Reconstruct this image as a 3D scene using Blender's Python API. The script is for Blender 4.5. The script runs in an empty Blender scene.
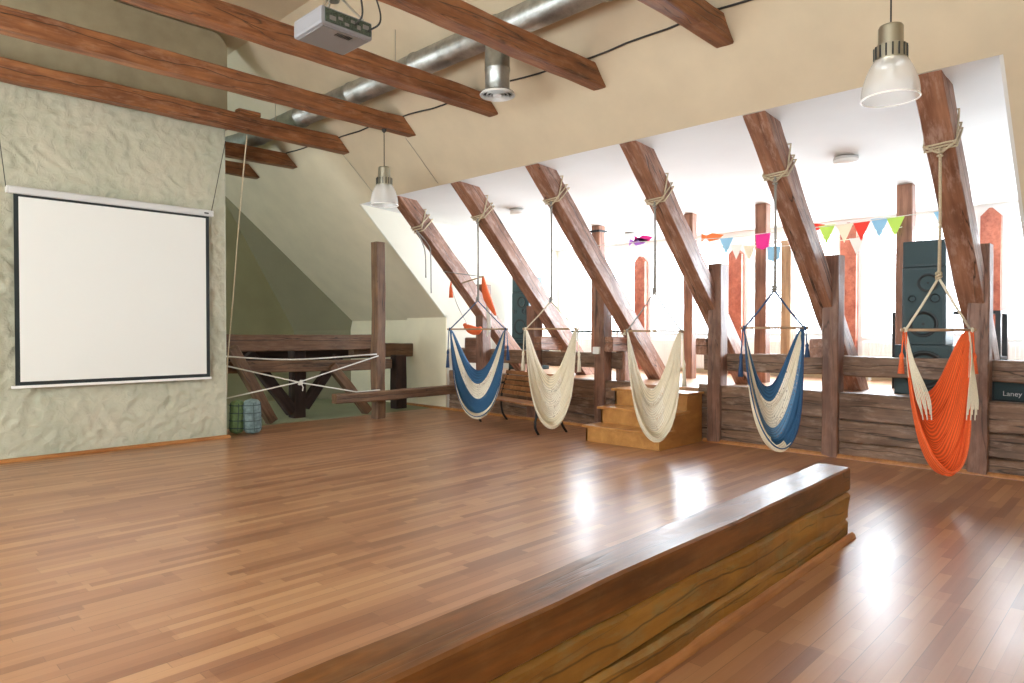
import bpy, bmesh, math, random
from mathutils import Vector, Matrix, noise
R = math.radians
PI = math.pi
random.seed(7)
SC = bpy.context.scene
COL = SC.collection

# ------------------------------------------------------------------ camera
cam_d = bpy.data.cameras.new('camera')
cam = bpy.data.objects.new('camera', cam_d)
COL.objects.link(cam)
cam_d.sensor_width = 36.0
cam_d.lens = 678 / 1024 * 36.0
cam_d.clip_start = 0.05
cam.location = (0, 0, 1.6)
_pitch = math.atan(10.5 / 678)
_dir = Vector((0.717 * math.cos(_pitch), 0.697 * math.cos(_pitch), -math.sin(_pitch)))
cam.rotation_euler = _dir.to_track_quat('-Z', 'Y').to_euler()
SC.camera = cam

# ------------------------------------------------------------------ world
w = bpy.data.worlds.new('overcast_sky')
SC.world = w
w.use_nodes = True
_bg = w.node_tree.nodes['Background']
_bg.inputs[0].default_value = (0.86, 0.93, 1.0, 1)
_bg.inputs[1].default_value = 9.0

# ------------------------------------------------------------------ daylight through the windows
def area(name, loc, rot, sx, sy, power, col):
    d = bpy.data.lights.new(name, 'AREA')
    d.shape = 'RECTANGLE'
    d.size = sx
    d.size_y = sy
    d.energy = power
    d.color = col
    o = bpy.data.objects.new(name, d)
    o.location = loc
    o.rotation_euler = rot
    COL.objects.link(o)
    return o

# outside the long dormer window, facing in (-X)
area('window_daylight', (13.3, 5.8, 2.5), (0, R(90), 0), 2.3, 9.6, 2500, (0.80, 0.91, 1.0))
# outside the windows of the wall behind the camera, facing in (+X)
area('rear_window_daylight', (-4.0, 3.6, 2.6), (0, R(-90), 0), 2.8, 12.0, 950, (0.96, 1.0, 0.95))
area('recess_window_daylight', (-4.0, 13.0, 2.6), (0, R(-90), 0), 2.8, 3.2, 480, (0.76, 0.93, 1.0))

SC.view_settings.view_transform = 'Standard'
SC.view_settings.look = 'None'
SC.view_settings.gamma = 1.0
SC.view_settings.use_curve_mapping = False
SC.view_settings.exposure = 0.05
try:
    SC.cycles.max_bounces = 10
    SC.cycles.diffuse_bounces = 6
    SC.cycles.transparent_max_bounces = 16
    SC.cycles.sample_clamp_indirect = 6.0
    SC.cycles.use_denoising = True
except Exception:
    pass

# ------------------------------------------------------------------ node helpers
class NT:
    def __init__(self, name):
        self.m = bpy.data.materials.new(name)
        self.m.use_nodes = True
        self.t = self.m.node_tree
        self.b = self.t.nodes['Principled BSDF']
    def n(self, typ, **kw):
        nd = self.t.nodes.new(typ)
        for k, v in kw.items():
            setattr(nd, k, v)
        return nd
    def l(self, a, b):
        self.t.links.new(a, b)
    def math(self, op, a, b=None, c=None):
        nd = self.n('ShaderNodeMath', operation=op)
        for i, v in enumerate((a, b, c)):
            if v is None:
                continue
            if isinstance(v, (int, float)):
                nd.inputs[i].default_value = v
            else:
                self.l(v, nd.inputs[i])
        return nd.outputs[0]
    def ramp(self, fac, stops):
        nd = self.n('ShaderNodeValToRGB')
        cr = nd.color_ramp
        while len(cr.elements) < len(stops):
            cr.elements.new(0.5)
        for e, (p, c) in zip(cr.elements, stops):
            e.position = p
            e.color = (*c, 1) if len(c) == 3 else c
        self.l(fac, nd.inputs[0])
        return nd.outputs[0]
    def mapping(self, scale, coord='Object', rnd=False, rot=(0, 0, 0)):
        tc = self.n('ShaderNodeTexCoord')
        mp = self.n('ShaderNodeMapping')
        mp.inputs['Scale'].default_value = scale
        mp.inputs['Rotation'].default_value = rot
        src = tc.outputs[coord]
        if rnd:
            oi = self.n('ShaderNodeObjectInfo')
            k = self.math('MULTIPLY', oi.outputs['Random'], 37.0)
            ad = self.n('ShaderNodeVectorMath', operation='ADD')
            self.l(src, ad.inputs[0])
            self.l(k, ad.inputs[1])
            src = ad.outputs[0]
        self.l(src, mp.inputs['Vector'])
        return mp.outputs[0]
    def noise(self, vec, scale=1.0, detail=4.0, rough=0.55, dist=0.0):
        nd = self.n('ShaderNodeTexNoise')
        nd.inputs['Scale'].default_value = scale
        nd.inputs['Detail'].default_value = detail
        nd.inputs['Roughness'].default_value = rough
        nd.inputs['Distortion'].default_value = dist
        self.l(vec, nd.inputs['Vector'])
        return nd.outputs[0]
    def mix(self, fac, a, b, blend='MIX'):
        nd = self.n('ShaderNodeMix', data_type='RGBA', blend_type=blend)
        for sock, v in ((nd.inputs[0], fac), (nd.inputs[6], a), (nd.inputs[7], b)):
            if isinstance(v, (int, float)):
                sock.default_value = v
            elif isinstance(v, tuple):
                sock.default_value = (*v, 1)
            else:
                self.l(v, sock)
        return nd.outputs[2]
    def bump(self, h, strength=0.3, dist=0.02):
        nd = self.n('ShaderNodeBump')
        nd.inputs['Strength'].default_value = strength
        nd.inputs['Distance'].default_value = dist
        self.l(h, nd.inputs['Height'])
        self.l(nd.outputs[0], self.b.inputs['Normal'])
    def base(self, v):
        if isinstance(v, tuple):
            self.b.inputs['Base Color'].default_value = (*v, 1)
        else:
            self.l(v, self.b.inputs['Base Color'])
    def rough(self, v):
        if isinstance(v, (int, float)):
            self.b.inputs['Roughness'].default_value = v
        else:
            self.l(v, self.b.inputs['Roughness'])

def simple(name, col, rough=0.5, metal=0.0, var=0.0, bump=0.0, scale=30):
    t = NT(name)
    if var > 0 or bump > 0:
        nz = t.noise(t.mapping((1, 1, 1)), scale, 3)
        if var > 0:
            lo = tuple(c * (1 - var) for c in col)
            hi = tuple(min(1, c * (1 + var)) for c in col)
            t.base(t.ramp(nz, [(0.3, lo), (0.7, hi)]))
        else:
            t.base(col)
        if bump > 0:
            t.bump(nz, bump, 0.01)
    else:
        t.base(col)
    t.rough(rough)
    t.b.inputs['Metallic'].default_value = metal
    return t.m

def wood(name, dark, light, crack=0.8, rough=0.6, wear=None, wearamt=0.5, bump=0.5, fine=16.0, split=0.0):
    t = NT(name)
    v = t.mapping((0.9, fine, fine), rnd=True)
    g = t.noise(v, 1.0, 6, 0.62, 0.6)
    col = t.ramp(g, [(0.28, dark), (0.72, light)])
    v2 = t.mapping((1.6, 3.2, 3.2), rnd=True)
    blot = t.noise(v2, 1.4, 3)
    col = t.mix(t.ramp(blot, [(0.38, (0, 0, 0)), (0.68, (1, 1, 1))]), col, t.mix(0.45, col, dark, 'MULTIPLY'))
    if wear:
        wv = t.noise(t.mapping((2.5, 9, 9), rnd=True), 1.6, 6, 0.7)
        f = t.math('MULTIPLY', t.ramp(wv, [(0.5, (0, 0, 0)), (0.66, (1, 1, 1))]), wearamt)
        col = t.mix(f, col, wear)
    v3 = t.mapping((0.42, 7.0, 7.0), rnd=True)
    c = t.noise(v3, 1.0, 2.5, 0.5, 0.3)
    line = t.math('ABSOLUTE', t.math('SUBTRACT', c, 0.56))
    ck = t.ramp(line, [(0.0, (0, 0, 0)), (0.010, (1, 1, 1))])
    ckf = t.math('MULTIPLY', t.math('SUBTRACT', 1.0, ck), crack)
    col = t.mix(ckf, col, (0.01, 0.006, 0.004))
    if split:
        tc = t.n('ShaderNodeTexCoord'); sp = t.n('ShaderNodeSeparateXYZ')
        t.l(tc.outputs['Object'], sp.inputs[0])
        wn_ = t.noise(t.mapping((1.1, 0.01, 0.01), rnd=True), 1.0, 3, 0.5)
        zz = t.math('ADD', sp.outputs[2], t.math('MULTIPLY', t.math('SUBTRACT', wn_, 0.55), 0.22))
        gate = t.ramp(t.noise(t.mapping((0.8, 0.01, 0.01), rnd=True), 2.3, 2), [(0.38, (0, 0, 0)), (0.46, (1, 1, 1))])
        sl = t.ramp(t.math('ABSOLUTE', zz), [(0.0022, (1, 1, 1)), (0.0055, (0, 0, 0))])
        sf = t.math('MULTIPLY', t.math('MULTIPLY', sl, gate), split)
        col = t.mix(sf, col, (0.012, 0.007, 0.005))
        ck = t.math('SUBTRACT', ck, sf)
    t.base(col)
    t.rough(rough)
    h = t.math('ADD', t.math('MULTIPLY', g, 0.5), t.math('MULTIPLY', ck, 0.9 * crack))
    t.bump(h, bump, 0.012)
    return t.m

M = {}
M['tie'] = wood('tie_beam_wood', (0.16, 0.052, 0.018), (0.40, 0.165, 0.06), 0.7, 0.5, (0.48, 0.28, 0.18), 0.3, split=0.9)
M['rafter'] = wood('rafter_wood', (0.19, 0.080, 0.043), (0.40, 0.20, 0.122), 0.9, 0.45, (0.55, 0.38, 0.32), 0.5, split=1.0)
M['post'] = wood('post_wood', (0.13, 0.058, 0.036), (0.29, 0.145, 0.09), 0.6, 0.5, (0.36, 0.23, 0.17), 0.35)
M['kneebeam'] = wood('knee_beam_wood', (0.11, 0.060, 0.034), (0.27, 0.155, 0.092), 0.8, 0.55, (0.40, 0.29, 0.22), 0.45, split=0.8)
M['truss'] = wood('truss_wood', (0.10, 0.046, 0.021), (0.26, 0.14, 0.070), 0.8, 0.65, (0.26, 0.18, 0.11), 0.3, split=0.9)
M['shadetruss'] = wood('shaded_truss_wood', (0.02, 0.009, 0.006), (0.06, 0.028, 0.02), 0.6, 0.8)  # truss wood with the recess shade put into its colour, for silhouetted timbers
M['curbtop'] = wood('curb_top_wood', (0.085, 0.032, 0.010), (0.27, 0.10, 0.020), 0.5, 0.33, (0.22, 0.12, 0.05), 0.35, 0.2)
M['curblow'] = wood('curb_lower_wood', (0.22, 0.095, 0.014), (0.46, 0.24, 0.045), 0.25, 0.42, (0.24, 0.19, 0.08), 0.7, 0.5, 6.0, 0.7)
M['red'] = wood('red_painted_wood', (0.30, 0.07, 0.035), (0.52, 0.17, 0.10), 0.3, 0.5)
M['innerpost'] = wood('inner_post_wood', (0.16, 0.06, 0.03), (0.42, 0.2, 0.12), 0.4, 0.5)
M['lightpost'] = wood('light_post_wood', (0.28, 0.17, 0.09), (0.52, 0.36, 0.2), 0.6, 0.6)
M['stairwood'] = wood('stair_pine_wood', (0.40, 0.18, 0.045), (0.58, 0.30, 0.09), 0.0, 0.35, None, 0, 0.08, 7.0)
M['benchwood'] = wood('bench_slat_wood', (0.28, 0.11, 0.035), (0.5, 0.24, 0.09), 0.2, 0.4, None, 0, 0.15)
M['trimwood'] = wood('trim_wood', (0.32, 0.125, 0.032), (0.50, 0.23, 0.075), 0.0, 0.35, None, 0, 0.1)
M['barwood'] = wood('spreader_bar_wood', (0.35, 0.22, 0.12), (0.58, 0.42, 0.27), 0.0, 0.5, None, 0, 0.1)

def parquet(name, dark, mid, light, sw=0.066, sl=0.62, rough=0.2):
    t = NT(name)
    tc = t.n('ShaderNodeTexCoord')
    sp = t.n('ShaderNodeSeparateXYZ')
    t.l(tc.outputs['Object'], sp.inputs[0])
    x, y = sp.outputs[0], sp.outputs[1]
    ry = t.math('DIVIDE', y, sw)
    row = t.math('FLOOR', ry)
    wn = t.n('ShaderNodeTexWhiteNoise', noise_dimensions='1D')
    t.l(row, wn.inputs['W'])
    rx = t.math('ADD', t.math('DIVIDE', x, sl), t.math('MULTIPLY', wn.outputs['Value'], 13.7))
    colm = t.math('FLOOR', rx)
    cb = t.n('ShaderNodeCombineXYZ')
    t.l(row, cb.inputs[0]); t.l(colm, cb.inputs[1])
    w2 = t.n('ShaderNodeTexWhiteNoise', noise_dimensions='2D')
    t.l(cb.outputs[0], w2.inputs['Vector'])
    # boards of three strips share a tone
    brow = t.math('FLOOR', t.math('DIVIDE', y, sw * 3))
    w3 = t.n('ShaderNodeTexWhiteNoise', noise_dimensions='1D')
    t.l(t.math('ADD', brow, 0.37), w3.inputs['W'])
    bx = t.math('FLOOR', t.math('ADD', t.math('DIVIDE', x, 1.29), t.math('MULTIPLY', w3.outputs['Value'], 9.1)))
    cb2 = t.n('ShaderNodeCombineXYZ')
    t.l(brow, cb2.inputs[0]); t.l(bx, cb2.inputs[1])
    w4 = t.n('ShaderNodeTexWhiteNoise', noise_dimensions='2D')
    t.l(cb2.outputs[0], w4.inputs['Vector'])
    tone = t.math('ADD', t.math('MULTIPLY', w2.outputs['Value'], 0.72), t.math('MULTIPLY', w4.outputs['Value'], 0.28))
    gv = t.mapping((2.0, 45, 1))
    gr = t.noise(gv, 1.0, 5, 0.6, 0.5)
    tone = t.math('ADD', t.math('MULTIPLY', tone, 0.78), t.math('MULTIPLY', gr, 0.30))
    col = t.ramp(tone, [(0.12, dark), (0.5, mid), (0.92, light)])
    fy = t.math('FRACT', ry)
    fb = t.math('FRACT', t.math('DIVIDE', y, sw * 3))
    seam = t.math('LESS_THAN', fy, 0.03)
    seamb = t.math('LESS_THAN', fb, 0.018)
    sx = t.math('LESS_THAN', t.math('FRACT', rx), 0.004)
    s = t.math('MAXIMUM', t.math('MULTIPLY', t.math('MAXIMUM', seam, sx), 0.35), t.math('MULTIPLY', seamb, 0.6))
    col = t.mix(s, col, (0.06, 0.025, 0.012))
    t.base(col)
    sm = t.noise(t.mapping((1.1, 1.1, 1)), 1.6, 4)
    t.rough(t.math('ADD', t.math('MULTIPLY', sm, 0.10), rough - 0.05))
    t.b.inputs['IOR'].default_value = 1.7
    t.bump(gr, 0.03, 0.004)
    return t.m

M['floor'] = parquet('parquet_laminate', (0.22, 0.090, 0.043), (0.35, 0.163, 0.078), (0.47, 0.255, 0.125), sw=0.072, sl=0.95, rough=0.32)
M['platfloor'] = parquet('platform_laminate', (0.24, 0.11, 0.05), (0.42, 0.22, 0.12), (0.55, 0.33, 0.18), rough=0.3)

def paint(name, col, rough=0.85, var=0.05, bump=0.12, scale=2.0):
    t = NT(name)
    a = t.noise(t.mapping((1, 1, 1)), scale, 4)
    lo = tuple(c * (1 - var) for c in col)
    hi = tuple(min(1, c * (1 + var)) for c in col)
    t.base(t.ramp(a, [(0.3, lo), (0.7, hi)]))
    t.rough(rough)
    t.bump(t.noise(t.mapping((1, 1, 1)), 60, 3), bump, 0.004)
    return t.m

M['slope'] = paint('beige_slope_paint', (0.63, 0.54, 0.39))
M['white'] = paint('white_dormer_paint', (0.73, 0.735, 0.72), 0.8, 0.02)
M['cheek'] = paint('cream_white_paint', (0.66, 0.63, 0.53), 0.8, 0.02)
M['cream'] = paint('cream_paint', (0.74, 0.66, 0.48))
M['wallpaint'] = paint('warm_wall_paint', (0.62, 0.55, 0.42))
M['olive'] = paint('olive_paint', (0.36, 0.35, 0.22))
M['olive_dark'] = paint('darker_olive', (0.26, 0.235, 0.15))  # facet tone, darker than the gable olive
M['sage'] = paint('sage_paint', (0.37, 0.34, 0.235), 0.85, 0.12, 0.2, 3.0)
M['screed'] = paint('green_screed', (0.30, 0.32, 0.20))

def plaster():
    t = NT('rough_plaster')
    v = t.mapping((1, 1, 1))
    a = t.noise(v, 1.3, 5, 0.6)
    b = t.noise(v, 9, 4, 0.6, 0.8)
    c1 = t.ramp(a, [(0.3, (0.36, 0.375, 0.27)), (0.55, (0.49, 0.48, 0.355)), (0.75, (0.56, 0.51, 0.385))])
    t.base(t.mix(0.35, c1, t.ramp(b, [(0.3, (0.38, 0.40, 0.31)), (0.7, (0.58, 0.57, 0.47))])))
    t.rough(0.75)
    t.bump(b, 0.6, 0.03)
    return t.m
M['plaster'] = plaster()

M['screen'] = simple('screen_cloth', (0.77, 0.785, 0.75), 0.8)
M['black'] = simple('black_border', (0.012, 0.02, 0.022), 0.5)
M['lightgrey'] = simple('light_grey_metal', (0.62, 0.63, 0.62), 0.35)
M['whiteplastic'] = simple('white_plastic', (0.80, 0.80, 0.78), 0.35)
M['projwhite'] = simple('projector_plastic', (0.25, 0.25, 0.265), 0.4)
M['projgrey'] = simple('projector_underside', (0.21, 0.20, 0.195), 0.5)
M['projdark'] = simple('projector_ports', (0.05, 0.07, 0.05), 0.5, 0, 0.6, 0, 90)
M['darkplastic'] = simple('dark_plastic', (0.015, 0.017, 0.016), 0.45)
M['steel'] = simple('brushed_steel', (0.50, 0.49, 0.45), 0.32, 0.9)
M['lamphousing'] = simple('lamp_housing_metal', (0.42, 0.40, 0.32), 0.35, 0.85)
M['iron'] = simple('black_cast_iron', (0.012, 0.012, 0.013), 0.45, 0.3)
M['cable'] = simple('black_cable', (0.03, 0.028, 0.025), 0.6)
M['whitepaint'] = simple('white_gloss_paint', (0.85, 0.85, 0.83), 0.3)
M['speaker'] = simple('speaker_cabinet', (0.008, 0.030, 0.036), 0.45, 0, 0.15, 0.1, 80)  # window glare's teal haze is mixed into cabinet, grille and cone colours
M['grille'] = simple('speaker_grille', (0.014, 0.045, 0.052), 0.5, 0, 0.3, 0.4, 120)
M['cone'] = simple('speaker_cone', (0.004, 0.010, 0.012), 0.35)
M['ampvinyl'] = simple('amp_vinyl', (0.012, 0.022, 0.024), 0.6, 0, 0.2, 0.3, 200)
M['lettering'] = simple('amp_lettering', (0.75, 0.75, 0.75), 0.4)
M['green'] = simple('plant_leaf', (0.10, 0.30, 0.05), 0.5, 0, 0.4, 0, 20)
M['terracotta'] = simple('plant_pot_clay', (0.45, 0.2, 0.1), 0.7)
M['yellow'] = simple('plaque', (0.7, 0.68, 0.6), 0.5)

def duct():
    t = NT('galvanised_duct')
    v = t.mapping((1, 1, 1))
    wv = t.n('ShaderNodeTexWave', wave_type='BANDS', bands_direction='X')
    wv.inputs['Scale'].default_value = 2.2
    wv.inputs['Distortion'].default_value = 0.6
    t.l(v, wv.inputs['Vector'])
    nz = t.noise(v, 7, 5, 0.7)
    t.base(t.ramp(nz, [(0.3, (0.30, 0.32, 0.31)), (0.7, (0.52, 0.54, 0.52))]))
    t.b.inputs['Metallic'].default_value = 0.85
    t.rough(t.math('ADD', t.math('MULTIPLY', nz, 0.3), 0.22))
    t.bump(t.math('ADD', wv.outputs[1], nz), 0.35, 0.02)
    return t.m
M['duct'] = duct()

def cloth(name, col, scale=120, var=0.2, lace=False):
    t = NT(name)
    uv = t.mapping((1, 1, 1), 'UV')
    wv = t.n('ShaderNodeTexWave', wave_type='BANDS', bands_direction='Y')
    wv.inputs['Scale'].default_value = 14
    wv.inputs['Distortion'].default_value = 1.5
    t.l(uv, wv.inputs['Vector'])
    nz = t.noise(t.mapping((1, 1, 1)), scale, 2)
    f = t.math('ADD', t.math('MULTIPLY', wv.outputs[1], 0.5), t.math('MULTIPLY', nz, 0.5))
    lo = tuple(c * (1 - var * 1.6) for c in col)
    hi = tuple(min(1, c * (1 + var)) for c in col)
    t.base(t.ramp(f, [(0.25, lo), (0.75, hi)]))
    t.rough(0.9)
    t.bump(f, 0.5, 0.008)
    # open knotted mesh: small holes between the threads
    vo = t.n('ShaderNodeTexVoronoi', feature='DISTANCE_TO_EDGE')
    mp = t.mapping((110, 44, 1), 'UV')
    vo.inputs['Scale'].default_value = 1.0
    t.l(mp, vo.inputs['Vector'])
    hole = t.math('GREATER_THAN', vo.outputs['Distance'], 0.24)
    if lace:
        t.l(t.math('SUBTRACT', 1.0, hole), t.b.inputs['Alpha'])
    return t.m
M['cl_blue'] = cloth('blue_cotton_net', (0.025, 0.095, 0.20))
M['cl_bluelite'] = cloth('blue_lace_net', (0.10, 0.22, 0.38), lace=True)
M['cl_cream'] = cloth('cream_cotton_net', (0.74, 0.66, 0.50), var=0.15)
M['cl_lace'] = cloth('cream_lace_net', (0.78, 0.72, 0.60), var=0.12, lace=True)
M['cl_orange'] = cloth('orange_cotton_net', (0.74, 0.11, 0.02))
M['rope_grey'] = simple('grey_rope', (0.30, 0.29, 0.27), 0.9, 0, 0.3, 0.6, 150)
M['rope_tan'] = simple('tan_rope', (0.55, 0.46, 0.32), 0.9, 0, 0.25, 0.6, 150)
M['rope_white'] = simple('white_rope', (0.74, 0.72, 0.66), 0.9, 0, 0.15, 0.5, 150)
M['rope_blue'] = simple('blue_cord', (0.03, 0.07, 0.16), 0.9, 0, 0.3, 0.5, 150)
M['rope_cream'] = simple('cream_cord', (0.72, 0.66, 0.52), 0.9, 0, 0.15, 0.5, 150)
M['rope_orange'] = simple('orange_cord', (0.78, 0.14, 0.04), 0.9, 0, 0.2, 0.5, 150)
M['bag_green'] = simple('green_bag_cloth', (0.15, 0.24, 0.10), 0.8, 0, 0.3, 0.4, 14)
M['bag_grey'] = simple('grey_bag_cloth', (0.14, 0.20, 0.20), 0.8, 0, 0.4, 0.4, 14)
M['bag_strap'] = simple('dark_strap', (0.05, 0.08, 0.08), 0.8)

def glass():
    m = bpy.data.materials.new('window_glass')
    m.use_nodes = True
    t = m.node_tree
    t.nodes.clear()
    o = t.nodes.new('ShaderNodeOutputMaterial')
    mx = t.nodes.new('ShaderNodeMixShader')
    tr = t.nodes.new('ShaderNodeBsdfTransparent')
    gl = t.nodes.new('ShaderNodeBsdfGlossy')
    gl.inputs['Roughness'].default_value = 0.02
    mx.inputs[0].default_value = 0.06
    t.links.new(tr.outputs[0], mx.inputs[1])
    t.links.new(gl.outputs[0], mx.inputs[2])
    t.links.new(mx.outputs[0], o.inputs[0])
    return m
M['glass'] = glass()

def shade_mat():
    m = bpy.data.materials.new('frosted_ribbed_shade')
    m.use_nodes = True
    t = m.node_tree
    b = t.nodes['Principled BSDF']
    b.inputs['Base Color'].default_value = (0.86, 0.86, 0.84, 1)
    b.inputs['Roughness'].default_value = 0.22
    o = t.nodes['Material Output']
    tl = t.nodes.new('ShaderNodeBsdfTranslucent')
    tl.inputs[0].default_value = (0.85, 0.85, 0.82, 1)
    tr = t.nodes.new('ShaderNodeBsdfTransparent')
    m1 = t.nodes.new('ShaderNodeMixShader'); m1.inputs[0].default_value = 0.4
    m2 = t.nodes.new('ShaderNodeMixShader'); m2.inputs[0].default_value = 0.55
    t.links.new(b.outputs[0], m1.inputs[1]); t.links.new(tl.outputs[0], m1.inputs[2])
    t.links.new(m1.outputs[0], m2.inputs[1]); t.links.new(tr.outputs[0], m2.inputs[2])
    t.links.new(m2.outputs[0], o.inputs[0])
    return m
M['shade'] = shade_mat()
FLAG = {k: simple('bunting_cloth_' + k, c, 0.8) for k, c in dict(
    magenta=(0.80, 0.03, 0.28), sky=(0.30, 0.58, 0.80), white=(0.86, 0.85, 0.80), red=(0.85, 0.05, 0.03),
    green=(0.50, 0.75, 0.12), cream=(0.85, 0.78, 0.58), orange=(0.85, 0.22, 0.06), purple=(0.40, 0.14, 0.62)).items()}

# ------------------------------------------------------------------ object helpers
def mesh_obj(name, bm, mats, parent=None, smooth=False, loc=None, mat4=None):
    me = bpy.data.meshes.new(name)
    bmesh.ops.recalc_face_normals(bm, faces=bm.faces)
    bm.to_mesh(me)
    bm.free()
    if not isinstance(mats, (list, tuple)):
        mats = [mats]
    for m in mats:
        me.materials.append(m)
    if smooth:
        for p in me.polygons:
            p.use_smooth = True
    o = bpy.data.objects.new(name, me)
    COL.objects.link(o)
    if parent is not None:
        o.parent = parent
    if mat4 is not None:
        o.matrix_world = mat4
    if loc is not None:
        o.location = loc
    return o

def tag(o, label, cat, group=None, kind=None):
    o['label'] = label
    o['category'] = cat
    if group:
        o['group'] = group
    if kind:
        o['kind'] = kind
    return o

def empty(name, loc=(0, 0, 0), rz=0.0):
    o = bpy.data.objects.new(name, None)
    COL.objects.link(o)
    o.location = loc
    o.rotation_euler = (0, 0, rz)
    o.empty_display_size = 0.1
    return o

def struct(name, bm, m, parent=None, smooth=False):
    o = mesh_obj(name, bm, m, parent, smooth)
    if parent is None:
        o['kind'] = 'structure'
    return o

def BM():
    return bmesh.new()

def add_box(bm, x0, x1, y0, y1, z0, z1, bevel=0.0, mi=0):
    vs = [bm.verts.new((x, y, z)) for x in (x0, x1) for y in (y0, y1) for z in (z0, z1)]
    idx = [(0, 1, 3, 2), (4, 6, 7, 5), (0, 4, 5, 1), (2, 3, 7, 6), (0, 2, 6, 4), (1, 5, 7, 3)]
    fs = [bm.faces.new([vs[i] for i in f]) for f in idx]
    for f in fs:
        f.material_index = mi
    if bevel > 0:
        es = list({e for f in fs for e in f.edges})
        r = bmesh.ops.bevel(bm, geom=es, offset=bevel, segments=2, affect='EDGES', profile=0.6)
        for f in r['faces']:
            f.material_index = mi
    return fs

def box(name, x0, x1, y0, y1, z0, z1, m, parent=None, bevel=0.0):
    bm = BM()
    add_box(bm, x0, x1, y0, y1, z0, z1, bevel)
    return mesh_obj(name, bm, m, parent)

def add_prism(bm, pts, vec):
    """closed prism: polygon pts (3-D) extruded by vec"""
    vec = Vector(vec)
    a = [bm.verts.new(p) for p in pts]
    b = [bm.verts.new(Vector(p) + vec) for p in pts]
    bm.faces.new(a)
    bm.faces.new(list(reversed(b)))
    n = len(a)
    for i in range(n):
        bm.faces.new([a[i], b[i], b[(i + 1) % n], a[(i + 1) % n]])

def add_tube(bm, pts, r, seg=8, caps=True, mi=0, closed=False):
    pts = [Vector(p) for p in pts]
    n = len(pts)
    rs = r if isinstance(r, (list, tuple)) else [r] * n
    prev = None
    rings = []
    for i, p in enumerate(pts):
        if closed:
            t = (pts[(i + 1) % n] - pts[i - 1]).normalized()
        elif i == 0:
            t = (pts[1] - pts[0]).normalized()
        elif i == n - 1:
            t = (pts[-1] - pts[-2]).normalized()
        else:
            t = (pts[i + 1] - pts[i - 1])
            t = t.normalized() if t.length > 1e-9 else (pts[i + 1] - pts[i]).normalized()
        if prev is None:
            ref = Vector((0, 0, 1)) if abs(t.z) < 0.9 else Vector((1, 0, 0))
            a = t.cross(ref).normalized()
        else:
            a = (prev - t * prev.dot(t))
            a = a.normalized() if a.length > 1e-6 else t.orthogonal().normalized()
        prev = a
        b = t.cross(a)
        ring = [bm.verts.new(p + (a * math.cos(2 * PI * k / seg) + b * math.sin(2 * PI * k / seg)) * rs[i]) for k in range(seg)]
        rings.append(ring)
    m = n if closed else n - 1
    for i in range(m):
        r0, r1 = rings[i], rings[(i + 1) % n]
        for k in range(seg):
            f = bm.faces.new([r0[k], r0[(k + 1) % seg], r1[(k + 1) % seg], r1[k]])
            f.material_index = mi
    if caps and not closed:
        for rg in (rings[0], rings[-1]):
            f = bm.faces.new(rg)
            f.material_index = mi

def tube(name, pts, r, m, parent=None, seg=8):
    bm = BM()
    add_tube(bm, pts, r, seg)
    return mesh_obj(name, bm, m, parent, smooth=True)

def add_lathe(bm, prof, seg=32, c=(0, 0, 0), mi=0, ax='z', ripple=0.0, nr=24):
    rings = []
    for (r, h) in prof:
        ring = []
        for k in range(seg):
            a = 2 * PI * k / seg
            rr = r * (1 + ripple * math.cos(nr * a))
            if ax == 'z':
                p = (c[0] + rr * math.cos(a), c[1] + rr * math.sin(a), c[2] + h)
            elif ax == 'x':
                p = (c[0] + h, c[1] + rr * math.cos(a), c[2] + rr * math.sin(a))
            else:
                p = (c[0] + rr * math.cos(a), c[1] + h, c[2] + rr * math.sin(a))
            ring.append(bm.verts.new(p))
        rings.append(ring)
    for i in range(len(rings) - 1):
        for k in range(seg):
            f = bm.faces.new([rings[i][k], rings[i][(k + 1) % seg], rings[i + 1][(k + 1) % seg], rings[i + 1][k]])
            f.material_index = mi
    for rg, (r, h) in ((rings[0], prof[0]), (rings[-1], prof[-1])):
        if r < 0.02:
            f = bm.faces.new(rg)
            f.material_index = mi

def smooth_pts(pts, n=8):
    """Catmull-Rom through pts"""
    P = [Vector(p) for p in pts]
    P = [P[0] * 2 - P[1]] + P + [P[-1] * 2 - P[-2]]
    out = []
    for i in range(1, len(P) - 2):
        for k in range(n):
            t = k / n
            a, b, c, d = P[i - 1], P[i], P[i + 1], P[i + 2]
            out.append(0.5 * ((2 * b) + (c - a) * t + (2 * a - 5 * b + 4 * c - d) * t * t + (3 * b - a - 3 * c + d) * t ** 3))
    out.append(P[-2].copy())
    return out

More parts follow.
